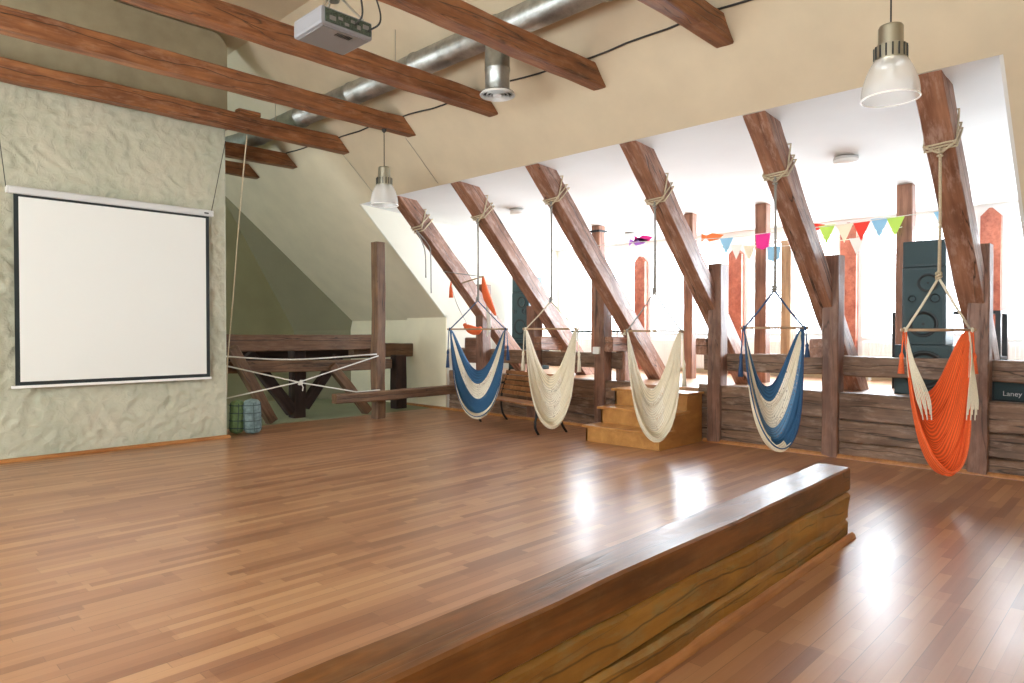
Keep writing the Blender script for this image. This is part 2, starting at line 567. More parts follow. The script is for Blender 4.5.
_seed = [0]
def beam(name, p0, p1, w_, h_, m, up=(0, 0, 1), cut0=None, cut1=None, rough=0.006, cham=0.018, parent=None, step=0.14, bow=0.0):
    """hewn timber; local X runs along it. w_ across, h_ along 'up'. cut = world plane normal at p0 / p1"""
    _seed[0] += 13
    sd = _seed[0] * 7.31
    p0, p1 = Vector(p0), Vector(p1)
    ax = (p1 - p0)
    L = ax.length
    ax.normalize()
    upv = Vector(up)
    side = upv.cross(ax).normalized()
    upv = ax.cross(side).normalized()
    rot = Matrix((ax, side, upv)).transposed()
    W, Hh = w_ / 2, h_ / 2
    c = cham
    sec = []
    def edge(a, b, k):
        for i in range(k):
            t = i / k
            sec.append((a[0] + (b[0] - a[0]) * t, a[1] + (b[1] - a[1]) * t))
    edge((-W + c, -Hh), (W - c, -Hh), 3)
    edge((W - c, -Hh), (W, -Hh + c), 1)
    edge((W, -Hh + c), (W, Hh - c), 3)
    edge((W, Hh - c), (W - c, Hh), 1)
    edge((W - c, Hh), (-W + c, Hh), 3)
    edge((-W + c, Hh), (-W, Hh - c), 1)
    edge((-W, Hh - c), (-W, -Hh + c), 3)
    edge((-W, -Hh + c), (-W + c, -Hh), 1)
    n = max(2, int(L / step))
    bm = BM()
    rings = []
    for i in range(n + 1):
        x = L * i / n
        ring = []
        for j, (y, z) in enumerate(sec):
            q = Vector((x * 2.2, y * 6, z * 6 + sd))
            d = noise.noise_vector(q) * rough * 1.6
            q2 = Vector((x * 0.8 + sd, 0, 0))
            sw = noise.noise_vector(q2) * rough * 1.5
            v = Vector((x, y + d.y + sw.y, z + d.z + sw.z + bow * math.sin(PI * i / n)))
            ring.append(v)
        rings.append(ring)
    for which, cut in ((0, cut0), (n, cut1)):
        if cut is None:
            continue
        nl = rot.transposed() @ Vector(cut)
        base = Vector((0, 0, 0)) if which == 0 else Vector((L, 0, 0))
        for v in rings[which]:
            v.x = base.x - (nl.y * (v.y - base.y) + nl.z * (v.z - base.z)) / nl.x
    # keep the rings ordered near slanted ends
    lo = max(v.x for v in rings[0]) if cut0 is not None else 0
    hi = min(v.x for v in rings[n]) if cut1 is not None else L
    keep = [0] + [i for i in range(1, n) if lo + 0.02 < L * i / n < hi - 0.02] + [n]
    vr = [[bm.verts.new(v) for v in rings[i]] for i in keep]
    k = len(sec)
    for i in range(len(vr) - 1):
        for j in range(k):
            bm.faces.new([vr[i][j], vr[i][(j + 1) % k], vr[i + 1][(j + 1) % k], vr[i + 1][j]])
    bm.faces.new(vr[0])
    bm.faces.new(vr[-1])
    mt = Matrix.Translation(p0) @ rot.to_4x4()
    o = mesh_obj(name, bm, m, None, mat4=mt)
    if parent is not None:
        o.parent = parent
    return o

K = 10.85                  # inner face of the roof slope: x + z = K
ED_X, ED_Z = 6.94, 3.91    # upper edge of the dormer opening
D_Y0, D_Y1 = 1.06, 10.6    # dormer cheeks
WX = 12.5                  # window wall
PZ = 0.77                  # platform level
TOPZ = 6.1

# ================================================================== STRUCTURE
bm = BM(); add_box(bm, -3.6, 9.2, -3.6, 11.0, -0.15, 0.0)

struct('floor', bm, M['floor'])
bm = BM(); add_box(bm, -3.6, 9.2, 11.0, 15.1, -0.17, -0.02)
struct('floor_recess', bm, M['screed'])
bm = BM(); add_box(bm, 9.22, WX, D_Y0, D_Y1, 0.60, PZ); add_box(bm, 9.0, 9.22, 4.96, 6.14, 0.60, PZ)
struct('floor_platform', bm, M['platfloor'])
bm = BM(); add_box(bm, 9.02, 9.2, 4.96, 6.14, 0.0, 0.599)
struct('wall_under_platform', bm, M['kneebeam'])

def slope_slab(name, xa, xb, ya, yb, th=0.22, m='slope'):
    pts = [(xa, ya, K - xa), (xb, ya, K - xb), (xb + th, ya, K - xb + th), (xa + th, ya, K - xa + th)]
    bm = BM(); add_prism(bm, pts, (0, yb - ya, 0))
    return struct(name, bm, M[m])
# slope above the dormer, its lower edge cut flush with the dormer ceiling
bm = BM()
add_prism(bm, [(4.75, -3.6, TOPZ), (ED_X, -3.6, ED_Z), (ED_X + 0.18, -3.6, ED_Z + 0.06), (4.75 + 0.32, -3.6, TOPZ + 0.2)], (0, 18.7, 0))
struct('ceiling_slope', bm, M['slope'])
slope_slab('ceiling_slope_left', ED_X, 9.05, D_Y1 + 0.03, 15.1)
slope_slab('ceiling_slope_right', ED_X, 9.05, -3.6, D_Y0 - 0.03)
bm = BM(); add_box(bm, -3.6, 4.8, -3.6, 15.1, TOPZ, TOPZ + 0.2)
struct('ceiling', bm, M['slope'])
# dormer ceiling
bm = BM()
add_prism(bm, [(ED_X, D_Y0 - 0.2, ED_Z), (WX + 0.3, D_Y0 - 0.2, 3.50), (WX + 0.3, D_Y0 - 0.2, 3.75), (ED_X, D_Y0 - 0.2, 4.15)], (0, D_Y1 - D_Y0 + 0.4, 0))
struct('ceiling_dormer', bm, M['white'])
for nm, y0, y1 in (('wall_dormer_right', D_Y0 - 0.2, D_Y0), ('wall_dormer_left', D_Y1, D_Y1 + 0.2)):
    bm = BM()
    add_prism(bm, [(ED_X + 0.004, y0, ED_Z + 0.004), (9.0, y0, K - 9.0 + 0.004), (9.0, y0, 0.0), (WX + 0.3, y0, 0.0), (WX + 0.3, y0, 3.55), (ED_X + 0.02, y0, ED_Z + 0.1)], (0, y1 - y0, 0))
    struct(nm, bm, M['cheek' if 'left' in nm else 'white'])
# low wall in the eaves, left and right of the dormer
bm = BM(); add_box(bm, 9.01, 9.2, D_Y1 + 0.1, 15.1, 0, 1.95)
add_box(bm, 8.97, 9.0, D_Y1 + 0.0, 11.9, 0.0, 1.93)
struct('wall_eaves_left', bm, M['cream'])
bm = BM(); add_box(bm, 8.985, 9.2, -3.6, D_Y0 - 0.2, 0, 1.95); add_box(bm, 8.985, 8.999, D_Y0 - 0.2, D_Y0, 0, 1.86)
struct('wall_eaves_right', bm, M['slope'])
# far gable of the recess with its oblique facet
bm = BM(); add_box(bm, -3.6, 9.3, 14.9, 15.1, -0.02, 6.3)
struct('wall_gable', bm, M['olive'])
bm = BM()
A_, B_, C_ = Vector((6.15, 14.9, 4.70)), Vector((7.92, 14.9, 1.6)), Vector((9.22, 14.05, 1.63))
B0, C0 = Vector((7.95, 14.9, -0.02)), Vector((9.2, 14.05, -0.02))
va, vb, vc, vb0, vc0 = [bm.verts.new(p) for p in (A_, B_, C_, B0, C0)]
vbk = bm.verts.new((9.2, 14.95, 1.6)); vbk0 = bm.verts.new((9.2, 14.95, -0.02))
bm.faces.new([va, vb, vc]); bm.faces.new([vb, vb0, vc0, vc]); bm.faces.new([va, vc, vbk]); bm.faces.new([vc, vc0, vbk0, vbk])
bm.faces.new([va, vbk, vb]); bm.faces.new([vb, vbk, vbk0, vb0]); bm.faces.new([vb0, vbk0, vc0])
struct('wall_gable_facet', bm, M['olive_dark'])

# rough plaster wall behind the screen: a thick mass with relief
def plaster_wall():
    bm = BM()
    x0, x1, z0, z1, y = -3.6, 4.30, 0.0, 4.62, 10.15
    nx, nz = 300, 180
    g = []
    for i in range(nx + 1):
        col = []
        for j in range(nz + 1):
            x = x0 + (x1 - x0) * i / nx
            z = z0 + (z1 - z0) * j / nz
            q = Vector((x * 2.0 + 0.7 * z, 0, z * 3.0))
            wv = noise.noise_vector(q * 0.8) * 1.3
            r = abs(noise.noise(Vector((x * 7.5 + wv.x * 1.2, 3.3, z * 6.0 + wv.z * 1.2))))
            r2 = noise.noise(Vector((x * 13 + wv.z, 7.7, z * 11 + wv.x)))
            d = 0.017 * (1 - 2.4 * r) + 0.009 * r2
            fade = min(1, (x1 - x) / 0.05, (z1 - z) / 0.05 + 0.3)
            col.append(bm.verts.new((x, y - d * max(0, fade), z)))
        g.append(col)
    for i in range(nx):
        for j in range(nz):
            bm.faces.new([g[i][j], g[i + 1][j], g[i + 1][j + 1], g[i][j + 1]])
    # side return and top
    ys = [10.15, 10.5, 10.9]
    prev = g[nx]
    for yy in ys[1:]:
        cur = [bm.verts.new((x1, yy, v.co.z)) for v in g[nx]]
        for j in range(nz):
            bm.faces.new([prev[j], cur[j], cur[j + 1], prev[j + 1]])
        prev = cur
    t = [bm.verts.new((x0, 10.9, z1)), prev[-1]]
    top = [v[-1] for v in g]
    bm.faces.new(top + [t[1], t[0]])
    bm.faces.new([t[0], t[1], prev[0], bm.verts.new((x0, 10.9, z0))])
    o = struct('wall_screen', bm, M['plaster'], smooth=True)
plaster_wall()
# smooth painted upper part with a rounded shoulder
bm = BM()
sh = [(-3.6, 10.2, 4.62), (4.36, 10.2, 4.62)]
for k in range(7):
    a = PI / 2 * k / 6
    sh.append((4.36 - 0.22 + 0.22 * math.cos(a), 10.2, 5.80 + 0.22 * math.sin(a)))
sh.append((-3.6, 10.2, 6.02))
add_prism(bm, sh, (0, 0.7, 0))
struct('wall_screen_upper', bm, M['sage'])

# walls behind and beside the camera, with real windows in the left one
bm = BM(); add_box(bm, -3.6, 9.2, -3.8, -3.6, 0, 6.3)
struct('wall_rear', bm, M['wallpaint'])
bm = BM()
add_box(bm, -3.8, -3.6, -3.6, 15.1, 0, 1.1); add_box(bm, -3.8, -3.6, -3.6, 15.1, 3.9, 6.3)
RW = [(-2.6, -0.4), (0.3, 2.5), (3.2, 5.4), (6.1, 8.3), (11.7, 14.2)]
ys = [-3.6] + [v for p in RW for v in p] + [15.1]
for a, b in zip(ys[0::2], ys[1::2]):
    add_box(bm, -3.8, -3.6, a, b, 1.1, 3.9)
struct('wall_left', bm, M['wallpaint'])

def window(n, x, y0, y1, z0, z1, mull, face=-1, fm='whitepaint'):
    o = empty('window_%d' % n, (x, (y0 + y1) / 2, z0))
    o['kind'] = 'structure'
    dy = (y1 - y0) / 2
    h = z1 - z0
    bm = BM()
    f = 0.06
    add_box(bm, -0.04, 0.04, -dy, -dy + f, 0, h); add_box(bm, -0.04, 0.04, dy - f, dy, 0, h)
    add_box(bm, -0.04, 0.04, -dy + f, dy - f, 0, f); add_box(bm, -0.04, 0.04, -dy + f, dy - f, h - f, h)
    for k in range(mull):
        yy = -dy + (2 * dy) * (k + 1) / (mull + 1)
        add_box(bm, -0.045, 0.045, yy - 0.045, yy + 0.045, f, h - f)
    mesh_obj('window_frame', bm, M[fm], o)
    bm = BM(); add_box(bm, -0.006, 0.006, -dy + f * 0.5, dy - f * 0.5, f * 0.5, h - f * 0.5)
    mesh_obj('window_pane', bm, M['glass'], o)
    bm = BM(); add_box(bm, min(0, face * 0.2), max(0, face * 0.2), -dy, dy, -0.035, 0.0, 0.006)
    mesh_obj('window_sill', bm, M[fm], o)
wn = 1
for a, b in RW:
    window(wn, -3.7, a, b, 1.1, 3.9, 1, face=1); wn += 1

# dormer window wall
PIL = [1.97, 3.99, 6.04, 8.21]
bays = [(D_Y0, PIL[0] - 0.2)] + [(PIL[i] + 0.2, PIL[i + 1] - 0.2) for i in range(3)] + [(PIL[3] + 0.2, D_Y1 - 0.15)]
bm = BM()
add_box(bm, WX, WX + 0.3, D_Y0, D_Y1, 0.3, 1.50); add_box(bm, WX, WX + 0.3, D_Y0, D_Y1, 3.30, 3.7)
for yy in PIL:
    add_box(bm, WX, WX + 0.3, yy - 0.2, yy + 0.2, 1.50, 3.30)
add_box(bm, WX, WX + 0.3, D_Y1 - 0.15, D_Y1, 1.50, 3.30)
struct('wall_window', bm, M['white'])
for (a, b) in bays:
    window(wn, WX + 0.18, a, b, 1.50, 3.30, 1 if b - a > 1.2 else 0); wn += 1
bm = BM(); add_box(bm, WX - 0.03, WX, D_Y0, D_Y1, PZ, PZ + 0.35)
struct('trim_1', bm, M['cream'])

# baseboards and mouldings
def moulding(name, pts2d, p0, p1, m='trimwood'):
    """quarter-round along p0->p1; pts2d (out, up) out = direction 'n'"""
    bm = BM()
    (a, nrm) = (Vector(p0), Vector(pts2d[0]))
    prof = [(0, 0), (0.036, 0), (0.035, 0.015), (0.026, 0.035), (0.010, 0.048), (0, 0.048)]
    pts = [a + nrm * q + Vector((0, 0, 1)) * z for q, z in prof]
    add_prism(bm, pts, Vector(p1) - a)
    return struct(name, bm, M[m])
moulding('baseboard_screen_wall', [(0, -1, 0)], (-3.6, 10.12, 0), (4.32, 10.12, 0))
moulding('baseboard_screen_corner', [(1, 0, 0)], (4.30, 10.1, 0), (4.30, 11.0, 0))
moulding('baseboard_knee_wall_right', [(-1, 0, 0)], (9.0, -1.0, 0), (9.0, 4.86, 0))
moulding('baseboard_knee_wall_left', [(-1, 0, 0)], (8.97, 6.15, 0), (8.97, 11.9, 0))
moulding('trim_2', [(0, -1, 0)], (-1.8, 1.622, 0), (5.58, 1.762, 0))

# ================================================================== CURB OF THREE BEAMS
g = 'beams of the low curb wall'
o = beam('curb_beam', (-1.8, 1.742, 0.460), (5.55, 1.882, 0.460), 0.25, 0.18, M['curbtop'], rough=0.004, cham=0.012)
tag(o, 'dark red-brown squared beam forming the shiny top of the low curb', 'beam', g)
o = beam('curb_beam', (-1.8, 1.742, 0.258), (5.52, 1.880, 0.258), 0.235, 0.205, M['curblow'], rough=0.011, cham=0.022)
tag(o, 'yellow-brown rough hewn beam in the middle of the low curb', 'beam', g)
o = beam('curb_beam', (-1.8, 1.742, 0.074), (5.54, 1.882, 0.074), 0.24, 0.145, M['curblow'], rough=0.011, cham=0.022)
tag(o, 'yellow-brown lowest beam of the curb, behind the floor moulding', 'beam', g)

# ================================================================== CEILING TIE BEAMS
tb = [(3.24, 4.45, 'short tie beam at the top edge of the photo, nearest to the right-hand pendant lamp'),
      (4.80, 4.42, 'tie beam whose cut end is just right of the round air diffuser'),
      (6.53, 4.48, 'tie beam passing behind the projector'),
      (8.23, 4.53, 'tie beam carrying the small pendant lamp over the dormer'),
      (9.95, 4.57, 'dark tie beam running along the front of the rough plaster wall'),
      (11.65, 4.60, 'stub of tie beam visible just behind the plaster wall corner'),
      (13.10, 4.64, 'farthest and shortest tie beam stub beyond the plaster wall')]
for i, (y, zb, lab) in enumerate(tb):
    h = 0.23 if i != 4 else 0.24
    zc = zb + h / 2
    x0 = -3.58 if i < 5 else 4.33
    o = beam('tie_beam', (x0, y, zc), (K - zc - 0.015, y, zc), 0.19, h, M['tie'], cut1=(1, 0, 1), rough=0.007, cham=0.012)
    tag(o, lab, 'beam', 'tie beams under the ceiling')
# little block lying on the fifth beam
o = beam('beam_offcut', (4.40, 9.95, 4.85), (4.72, 9.95, 4.85), 0.17, 0.08, M['tie'])
tag(o, 'short wooden block lying on the tie beam by the plaster wall corner', 'block')

# ================================================================== RAFTERS IN THE DORMER
s2 = math.sqrt(0.5)
RD = 0.27
raf_lab = ['thick sloping rafter at far right, carrying the orange hammock chair',
           'sloping rafter that the right-hand blue and cream hammock chair hangs from',
           'sloping rafter that the cream hammock chair by the steps hangs from',
           'long sloping rafter ending on the platform behind the steps, cream hammock on its upper part',
           'sloping rafter above the bench carrying the left blue and white hammock chair rope',
           'leftmost sloping rafter with a loop of spare rope dangling']
for i, lab in enumerate(raf_lab):
    y = 1.6 * (i + 1)
    c0 = Vector((6.80, y, K - 6.80 + 0.02)) + Vector((s2, 0, s2)) * (RD / 2)
    zf = PZ
    # foot: inner face meets platform at x = K-PZ
    c1 = Vector((K - PZ + 0.02, y, PZ)) + Vector((RD / 2 * math.sqrt(2), 0, 0))
    o = beam('rafter', c0, c1, 0.245, RD, M['rafter'], up=(1, 0, 1), cut1=(0, 0, 1), cut0=(1, 0, 0), rough=0.005, cham=0.007)
    tag(o, lab, 'rafter', 'sloping rafters in the dormer opening')

# ================================================================== POSTS ON THE KNEE WALL
pl = [(1.53, 'heavy square post right of the orange hammock chair'),
      (3.10, 'heavy square post between the blue hammock chair and the orange one'),
      (4.69, 'heavy square post standing right of the golden steps'),
      (6.73, 'dark square post at the left side of the golden steps, with a small white box'),
      (8.26, 'square post behind the bench and the upper part of the cream hammock chair'),
      (9.60, 'square post behind the left blue and white hammock chair')]
for y, lab in pl:
    zt = 2.56 if y < 5 else 2.5
    if y == 8.26: zt = 2.05
    o = beam('post', (9.08, y, 0.0), (9.08, y, zt), 0.23, 0.2, M['post'], up=(0, 1, 0), rough=0.005, cham=0.012)
    tag(o, lab, 'post', 'square posts along the knee wall')
box_ = box('junction_box', 8.93, 8.985, 6.70, 6.83, 1.22, 1.34, M['whiteplastic'], bevel=0.008)
tag(box_, 'small white box fixed to the post beside the steps', 'box')

# inner row of posts
ip = [(2.69, 3.645, 0.2, 'innerpost', 10.7, 'post on the platform behind the right-hand speaker stack'),
      (4.75, 3.645, 0.19, 'innerpost', 10.7, 'inner post behind the right-hand blue hammock chair, with a magenta pennant across it'),
      (4.75, 3.2, 0.17, 'lightpost', 11.7, 'pale slim round-topped post near the window, beside the magenta pennant post'),
      (6.05, 3.645, 0.17, 'innerpost', 10.7, 'slim inner post right behind the cream hammock chair at the steps'),
      (8.05, 3.645, 0.2, 'innerpost', 10.7, 'inner post with a dark metal bracket at its top')]
for y, zt, w_, mm, x, lab in ip:
    o = beam('inner_post', (x, y, PZ), (x, y, zt - (x - 10.7) * 0.05), w_, w_, M[mm], up=(0, 1, 0), rough=0.004, cham=0.012)
    tag(o, lab, 'post', 'posts standing on the platform')
# plinths
o = box('bracket', 10.57, 10.83, 7.93, 8.17, 3.52, 3.56, M['iron'], bevel=0.004)
tag(o, 'dark metal bracket wrapped round the top of the inner post by the long rafter', 'bracket')

# red pilasters on the window wall
for i, (y, lab) in enumerate(zip(PIL, ['red-brown window pilaster at far right beside the window edge',
                              'red-brown window pilaster behind the red pennant',
                              'red-brown window pilaster left of the magenta pennant',
                              'red-brown window pilaster farthest left, behind the long rafter'])):
    zt = 3.46 if i < 2 else 3.2
    bm = BM()
    add_prism(bm, [(WX - 0.12, y - 0.13, PZ), (WX - 0.12, y + 0.13, PZ), (WX - 0.12, y + 0.13, zt - 0.12), (WX - 0.12, y + 0.02, zt), (WX - 0.12, y - 0.02, zt), (WX - 0.12, y - 0.13, zt - 0.12)], (0.115, 0, 0))
    o = mesh_obj('pilaster', bm, M['red'])
    tag(o, lab, 'pilaster', 'red-brown pilasters between the windows')

# ================================================================== KNEE WALL BEAMS AND RAILS
lv = [(0.0, 0.20, 'lowest'), (0.205, 0.475, 'middle'), (0.48, 0.82, 'top')]
for (ya, yb, sec) in ((1.07, 4.95, 'right'), (6.15, 10.55, 'left')):
    for (z0, z1, nm) in lv:
        where = 'behind the orange and the right-hand blue hammock chairs' if sec == 'right' else 'behind the bench'
        zz1 = z1 - (0.03 if sec == 'left' and nm == 'top' else 0)
        o = beam('knee_wall_beam', (9.115, ya, (z0 + zz1) / 2), (9.115, yb, (z0 + zz1) / 2), 0.20, zz1 - z0, M['kneebeam'], rough=0.007, cham=0.014)
        tag(o, '%s horizontal beam of the timber knee wall %s' % (nm, where), 'beam', 'stacked beams of the knee wall')
o = beam('rail_beam', (9.25, 1.07, 1.15), (9.25, 4.95, 1.15), 0.16, 0.25, M['kneebeam'], rough=0.009, cham=0.016)
tag(o, 'horizontal rail beam above the knee wall right of the steps', 'beam', 'rail beams')
o = beam('rail_beam', (9.25, 6.42, 1.12), (9.25, 10.55, 1.12), 0.16, 0.26, M['kneebeam'], rough=0.009, cham=0.016)
tag(o, 'horizontal rail beam above the knee wall left of the steps', 'beam', 'rail beams')
for y, lab in ((3.27, 'short tie stub beside the post right of the blue hammock chair'),
               (4.89, 'short tie stub left of the post at the right side of the steps'),
               (6.53, 'short tie stub at the left top corner of the steps, under the long rafter'),
               (8.08, 'short tie stub beside the post behind the bench')):
    o = beam('tie_stub', (8.97, y, 1.38), (9.95, y, 1.38), 0.17, 0.24, M['rafter'], rough=0.006)
    tag(o, lab, 'beam', 'short tie stubs')
o = beam('short_post', (9.3, 6.47, PZ), (9.3, 6.47, 1.26), 0.2, 0.18, M['rafter'], up=(0, 1, 0))
tag(o, 'short worn block post under the tie stub at the top of the steps', 'post')
o = beam('short_post', (9.14, 9.75, 1.22), (9.14, 10.08, 1.22), 0.24, 0.5, M['post'])
tag(o, 'stub block beside the post behind the left blue hammock chair', 'block')

# ================================================================== STAIRS
def stairs():
    st = empty('wooden_steps', (8.4, 5.48, 0))
    tag(st, 'golden three-step wooden stair leading up to the platform', 'stairs')
    y0, y1 = 4.87, 6.10
    X = [7.82, 8.18, 8.54, 8.96]
    Z = [0.235, 0.475, 0.725]
    ox, oy = 8.4, 5.48
    for i in range(3):
        bm = BM()
        add_box(bm, X[i] - 0.045 - ox, (X[i + 1] + 0.03 if i < 2 else X[3] + 0.02) - ox, y0 - 0.03 - oy, y1 + 0.04 - oy, Z[i] - 0.035, Z[i], 0.006)
        mesh_obj('tread', bm, M['stairwood'], st)
        bm = BM()
        zb = 0 if i == 0 else Z[i - 1]
        add_box(bm, X[i] - ox, X[i] + 0.025 - ox, y0 + 0.02 - oy, y1 - oy, zb, Z[i] - 0.035)
        mesh_obj('riser', bm, M['stairwood'], st)
    for yy in (y0 - 0.0, y1 - 0.03):
        bm = BM()
        pts = []
        pts = [(X[0] - ox, yy - oy, 0), (X[0] - ox, yy - oy, Z[0] - 0.036), (X[1] - ox, yy - oy, Z[0] - 0.036), (X[1] - ox, yy - oy, Z[1] - 0.036),
               (X[2] - ox, yy - oy, Z[1] - 0.036), (X[2] - ox, yy - oy, Z[2] - 0.036), (X[3] - ox, yy - oy, Z[2] - 0.036), (X[3] - ox, yy - oy, 0)]
        add_prism(bm, pts, (0, 0.03, 0))
        mesh_obj('side_panel', bm, M['stairwood'], st)
    for i in range(3):
        bm = BM()
        add_box(bm, X[i] + 0.02 - ox, X[i] + 0.28 - ox, y0 - 0.02 - oy, y0 - oy - 0.001, Z[i] - 0.075, Z[i] - 0.04, 0.004)
        mesh_obj('edge_strip', bm, M['stairwood'], st)
stairs()

# ================================================================== SCREEN
def screen():
    s = empty('projection_screen', (2.85, 10.04, 0.93))
    tag(s, 'large white pull-down projection screen with black border on the rough wall', 'screen')
    bm = BM(); add_box(bm, -1.16, 1.16, -0.006, 0.0, 0.0, 2.36)
    mesh_obj('border', bm, M['black'], s)
    bm = BM(); add_box(bm, -1.11, 1.11, -0.012, -0.0065, 0.05, 2.30)
    mesh_obj('screen_cloth', bm, M['screen'], s)
    bm = BM(); add_box(bm, -1.22, 1.20, -0.045, 0.04, 2.33, 2.42, 0.02)
    cs = mesh_obj('case', bm, M['lightgrey'], s)
    for xa in (-1.235, 1.2):
        box('end_cap', xa, xa + 0.015, -0.04, 0.04, 2.335, 2.415, M['whiteplastic'], cs, 0.006)
    bm = BM(); add_box(bm, 1.08, 1.14, -0.048, -0.045, 2.36, 2.38)
    mesh_obj('badge', bm, M['darkplastic'], cs)
    bm = BM(); add_box(bm, -1.2, 1.18, -0.02, 0.012, -0.03, 0.004, 0.006)
    mesh_obj('bottom_bar', bm, M['whitepaint'], s)
    for xx in (-1.235, 1.19):
        top = (xx * 1.05 + (0.14 if xx > 0 else -0.05), -0.05, 3.46)
        tube('suspension_cord', [(xx, -0.02, 2.40), top], 0.005, M['cable'], s, 6)
screen()

# ================================================================== VENTILATION
def ducts():
    d = empty('ventilation_duct', (5.5, 5.0, 4.9))
    tag(d, 'galvanised round air duct running above the tie beams', 'duct')
    bm = BM()
    y = -3.4
    while y < 11.0:
        seglen = 1.5
        add_lathe(bm, [(0.158, 0.0), (0.158, seglen - 0.05), (0.170, seglen - 0.045), (0.170, seglen - 0.005), (0.158, seglen)], 28, (0, y - 5.0, 0.15), ax='y')
        y += seglen
    o = mesh_obj('duct_pipe', bm, M['duct'], d, smooth=True)
    bm = BM()
    pts = [(0, 6.0, 0.15), (-0.03, 6.5, 0.14), (-0.10, 7.0, 0.10), (-0.2, 7.5, 0.08)]
    sp = smooth_pts(pts, 12)
    add_tube(bm, sp, [0.155 + 0.012 * (k % 2) for k in range(len(sp))], 20)
    mesh_obj('flexible_hose', bm, M['duct'], d, smooth=True)
    for yy in (2.3, 4.05, 7.3, 10.6):
        bm = BM()
        pts = []
        for k in range(13):
            a = PI + PI * k / 12
            pts.append((0.176 * math.cos(a), yy - 5.0, 0.15 + 0.176 * math.sin(a)))
        add_tube(bm, [(-0.176, yy - 5.0, 1.0)] + pts + [(0.176, yy - 5.0, 0.29)], 0.006, 6)
        mesh_obj('hanger_strap', bm, M['steel'], d)
    bm = BM()
    add_lathe(bm, [(0.142, 0.0), (0.142, 0.24), (0.148, 0.245), (0.148, 0.27), (0.142, 0.275), (0.142, 0.62)], 28, (0, 0.58, -0.56))
    mesh_obj('drop_pipe', bm, M['duct'], d, smooth=True)
    bm = BM()
    add_lathe(bm, [(0.20, 0.0), (0.205, 0.012), (0.19, 0.03), (0.126, 0.045)], 32, (0, 0.58, -0.60))
    for r0 in (0.16, 0.115, 0.07):
        add_lathe(bm, [(r0 + 0.022, -0.004), (r0 + 0.006, 0.03), (r0 + 0.001, 0.03), (r0 + 0.015, -0.004)], 32, (0, 0.58, -0.60))
    add_lathe(bm, [(0.001, 0.0), (0.05, 0.0), (0.052, 0.02), (0.001, 0.03)], 24, (0, 0.58, -0.605))
    df = mesh_obj('diffuser', bm, M['whiteplastic'], d, smooth=True)
    bm = BM(); add_lathe(bm, [(0.001, 0.0), (0.19, 0.0)], 32, (0, 0.58, -0.565)); mesh_obj('diffuser_throat', bm, M['darkplastic'], df)
ducts()
# cable along the slope
pts = []
for k in range(0, 60):
    y = -2.5 + k * 0.25
    z = 4.70 + 0.006 * math.sin(k * 1.7) + 0.008 * math.sin(k * 0.6) + (0.02 * max(0, y - 5) * 0.9)
    pts.append((K - z - 0.015, y, z))
o = tube('slope_cable', pts, 0.011, M['cable'], seg=6)
tag(o, 'black cable stapled along the beige slope above the dormer', 'cable')
for (pa, pb, lab) in (((6.3, 8.38, 4.55), (6.91, 8.34, 3.94), 'thin wire running down the slope beside the small pendant lamp'),
                      ((6.25, 10.07, 4.6), (6.83, 10.01, 4.02), 'thin wire running down the slope from the plaster wall beam end')):
    o = tube('slope_wire', [(pa[0] - 0.008, pa[1], pa[2] - 0.008), (pb[0] - 0.008, pb[1], pb[2] - 0.008)], 0.003, M['rope_grey'], seg=5)
    tag(o, lab, 'wire')

# ================================================================== PENDANT LAMPS
def pendant(x, y, zr, ztop, R_, lab):
    p = empty('pendant_lamp', (x, y, zr))
    tag(p, lab, 'lamp', 'pendant lamps with glass domes')
    s = R_ / 0.195
    prof = []
    for k in range(13):
        a = k / 12
        r = 0.195 * math.cos(a * PI / 2 * 0.66) ** 0.75
        prof.append((r * s, 0.275 * a ** 0.95 * s))
    bm = BM()
    add_lathe(bm, prof, 72, (0, 0, 0), ripple=0.008, nr=36)
    sh = mesh_obj('lamp_shade', bm, M['shade'], p, smooth=True)
    bm = BM(); add_tube(bm, [(0.195 * s * math.cos(2 * PI * k / 40), 0.195 * s * math.sin(2 * PI * k / 40), 0) for k in range(40)], 0.006, 6, closed=True)
    mesh_obj('rim', bm, M['whitepaint'], sh, smooth=True)
    bm = BM()
    add_lathe(bm, [(0.001, 0.255 * s), (0.104 * s, 0.262 * s), (0.108 * s, 0.28 * s), (0.108 * s, 0.385 * s), (0.100 * s, 0.39 * s), (0.085 * s, 0.395 * s), (0.085 * s, 0.52 * s), (0.077 * s, 0.535 * s), (0.001, 0.54 * s)], 40)
    hs = mesh_obj('housing', bm, M['lamphousing'], p, smooth=False)
    bm = BM()
    for k in range(16):
        a = 2 * PI * k / 16
        c, sn = math.cos(a), math.sin(a)
        add_tube(bm, [(c * 0.109 * s, sn * 0.109 * s, 0.29 * s), (c * 0.109 * s, sn * 0.109 * s, 0.38 * s)], 0.007 * s, 5)
    mesh_obj('cooling_slots', bm, M['darkplastic'], hs)
    bm = BM(); add_lathe(bm, [(0.001, 0.10 * s), (0.03 * s, 0.105 * s), (0.045 * s, 0.15 * s), (0.03 * s, 0.21 * s), (0.028 * s, 0.26 * s)], 20)
    mesh_obj('bulb', bm, M['whitepaint'], p, smooth=True)
    tube('cord', [(0, 0, 0.51 * s), (0, 0, ztop - zr)], 0.006, M['cable'], p, 6)
    bm = BM(); add_lathe(bm, [(0.012, -0.05), (0.03, -0.03), (0.035, 0.0), (0.001, 0.0)], 16, (0, 0, ztop - zr)); mesh_obj('ceiling_hook', bm, M['cable'], p)
pendant(5.80, 8.23, 3.43, 4.53, 0.20, 'small-looking far pendant lamp with glass dome hanging left of the dormer')
pendant(5.26, 1.426, 3.222, 5.57, 0.184, 'large near pendant lamp with glass dome at the upper right')

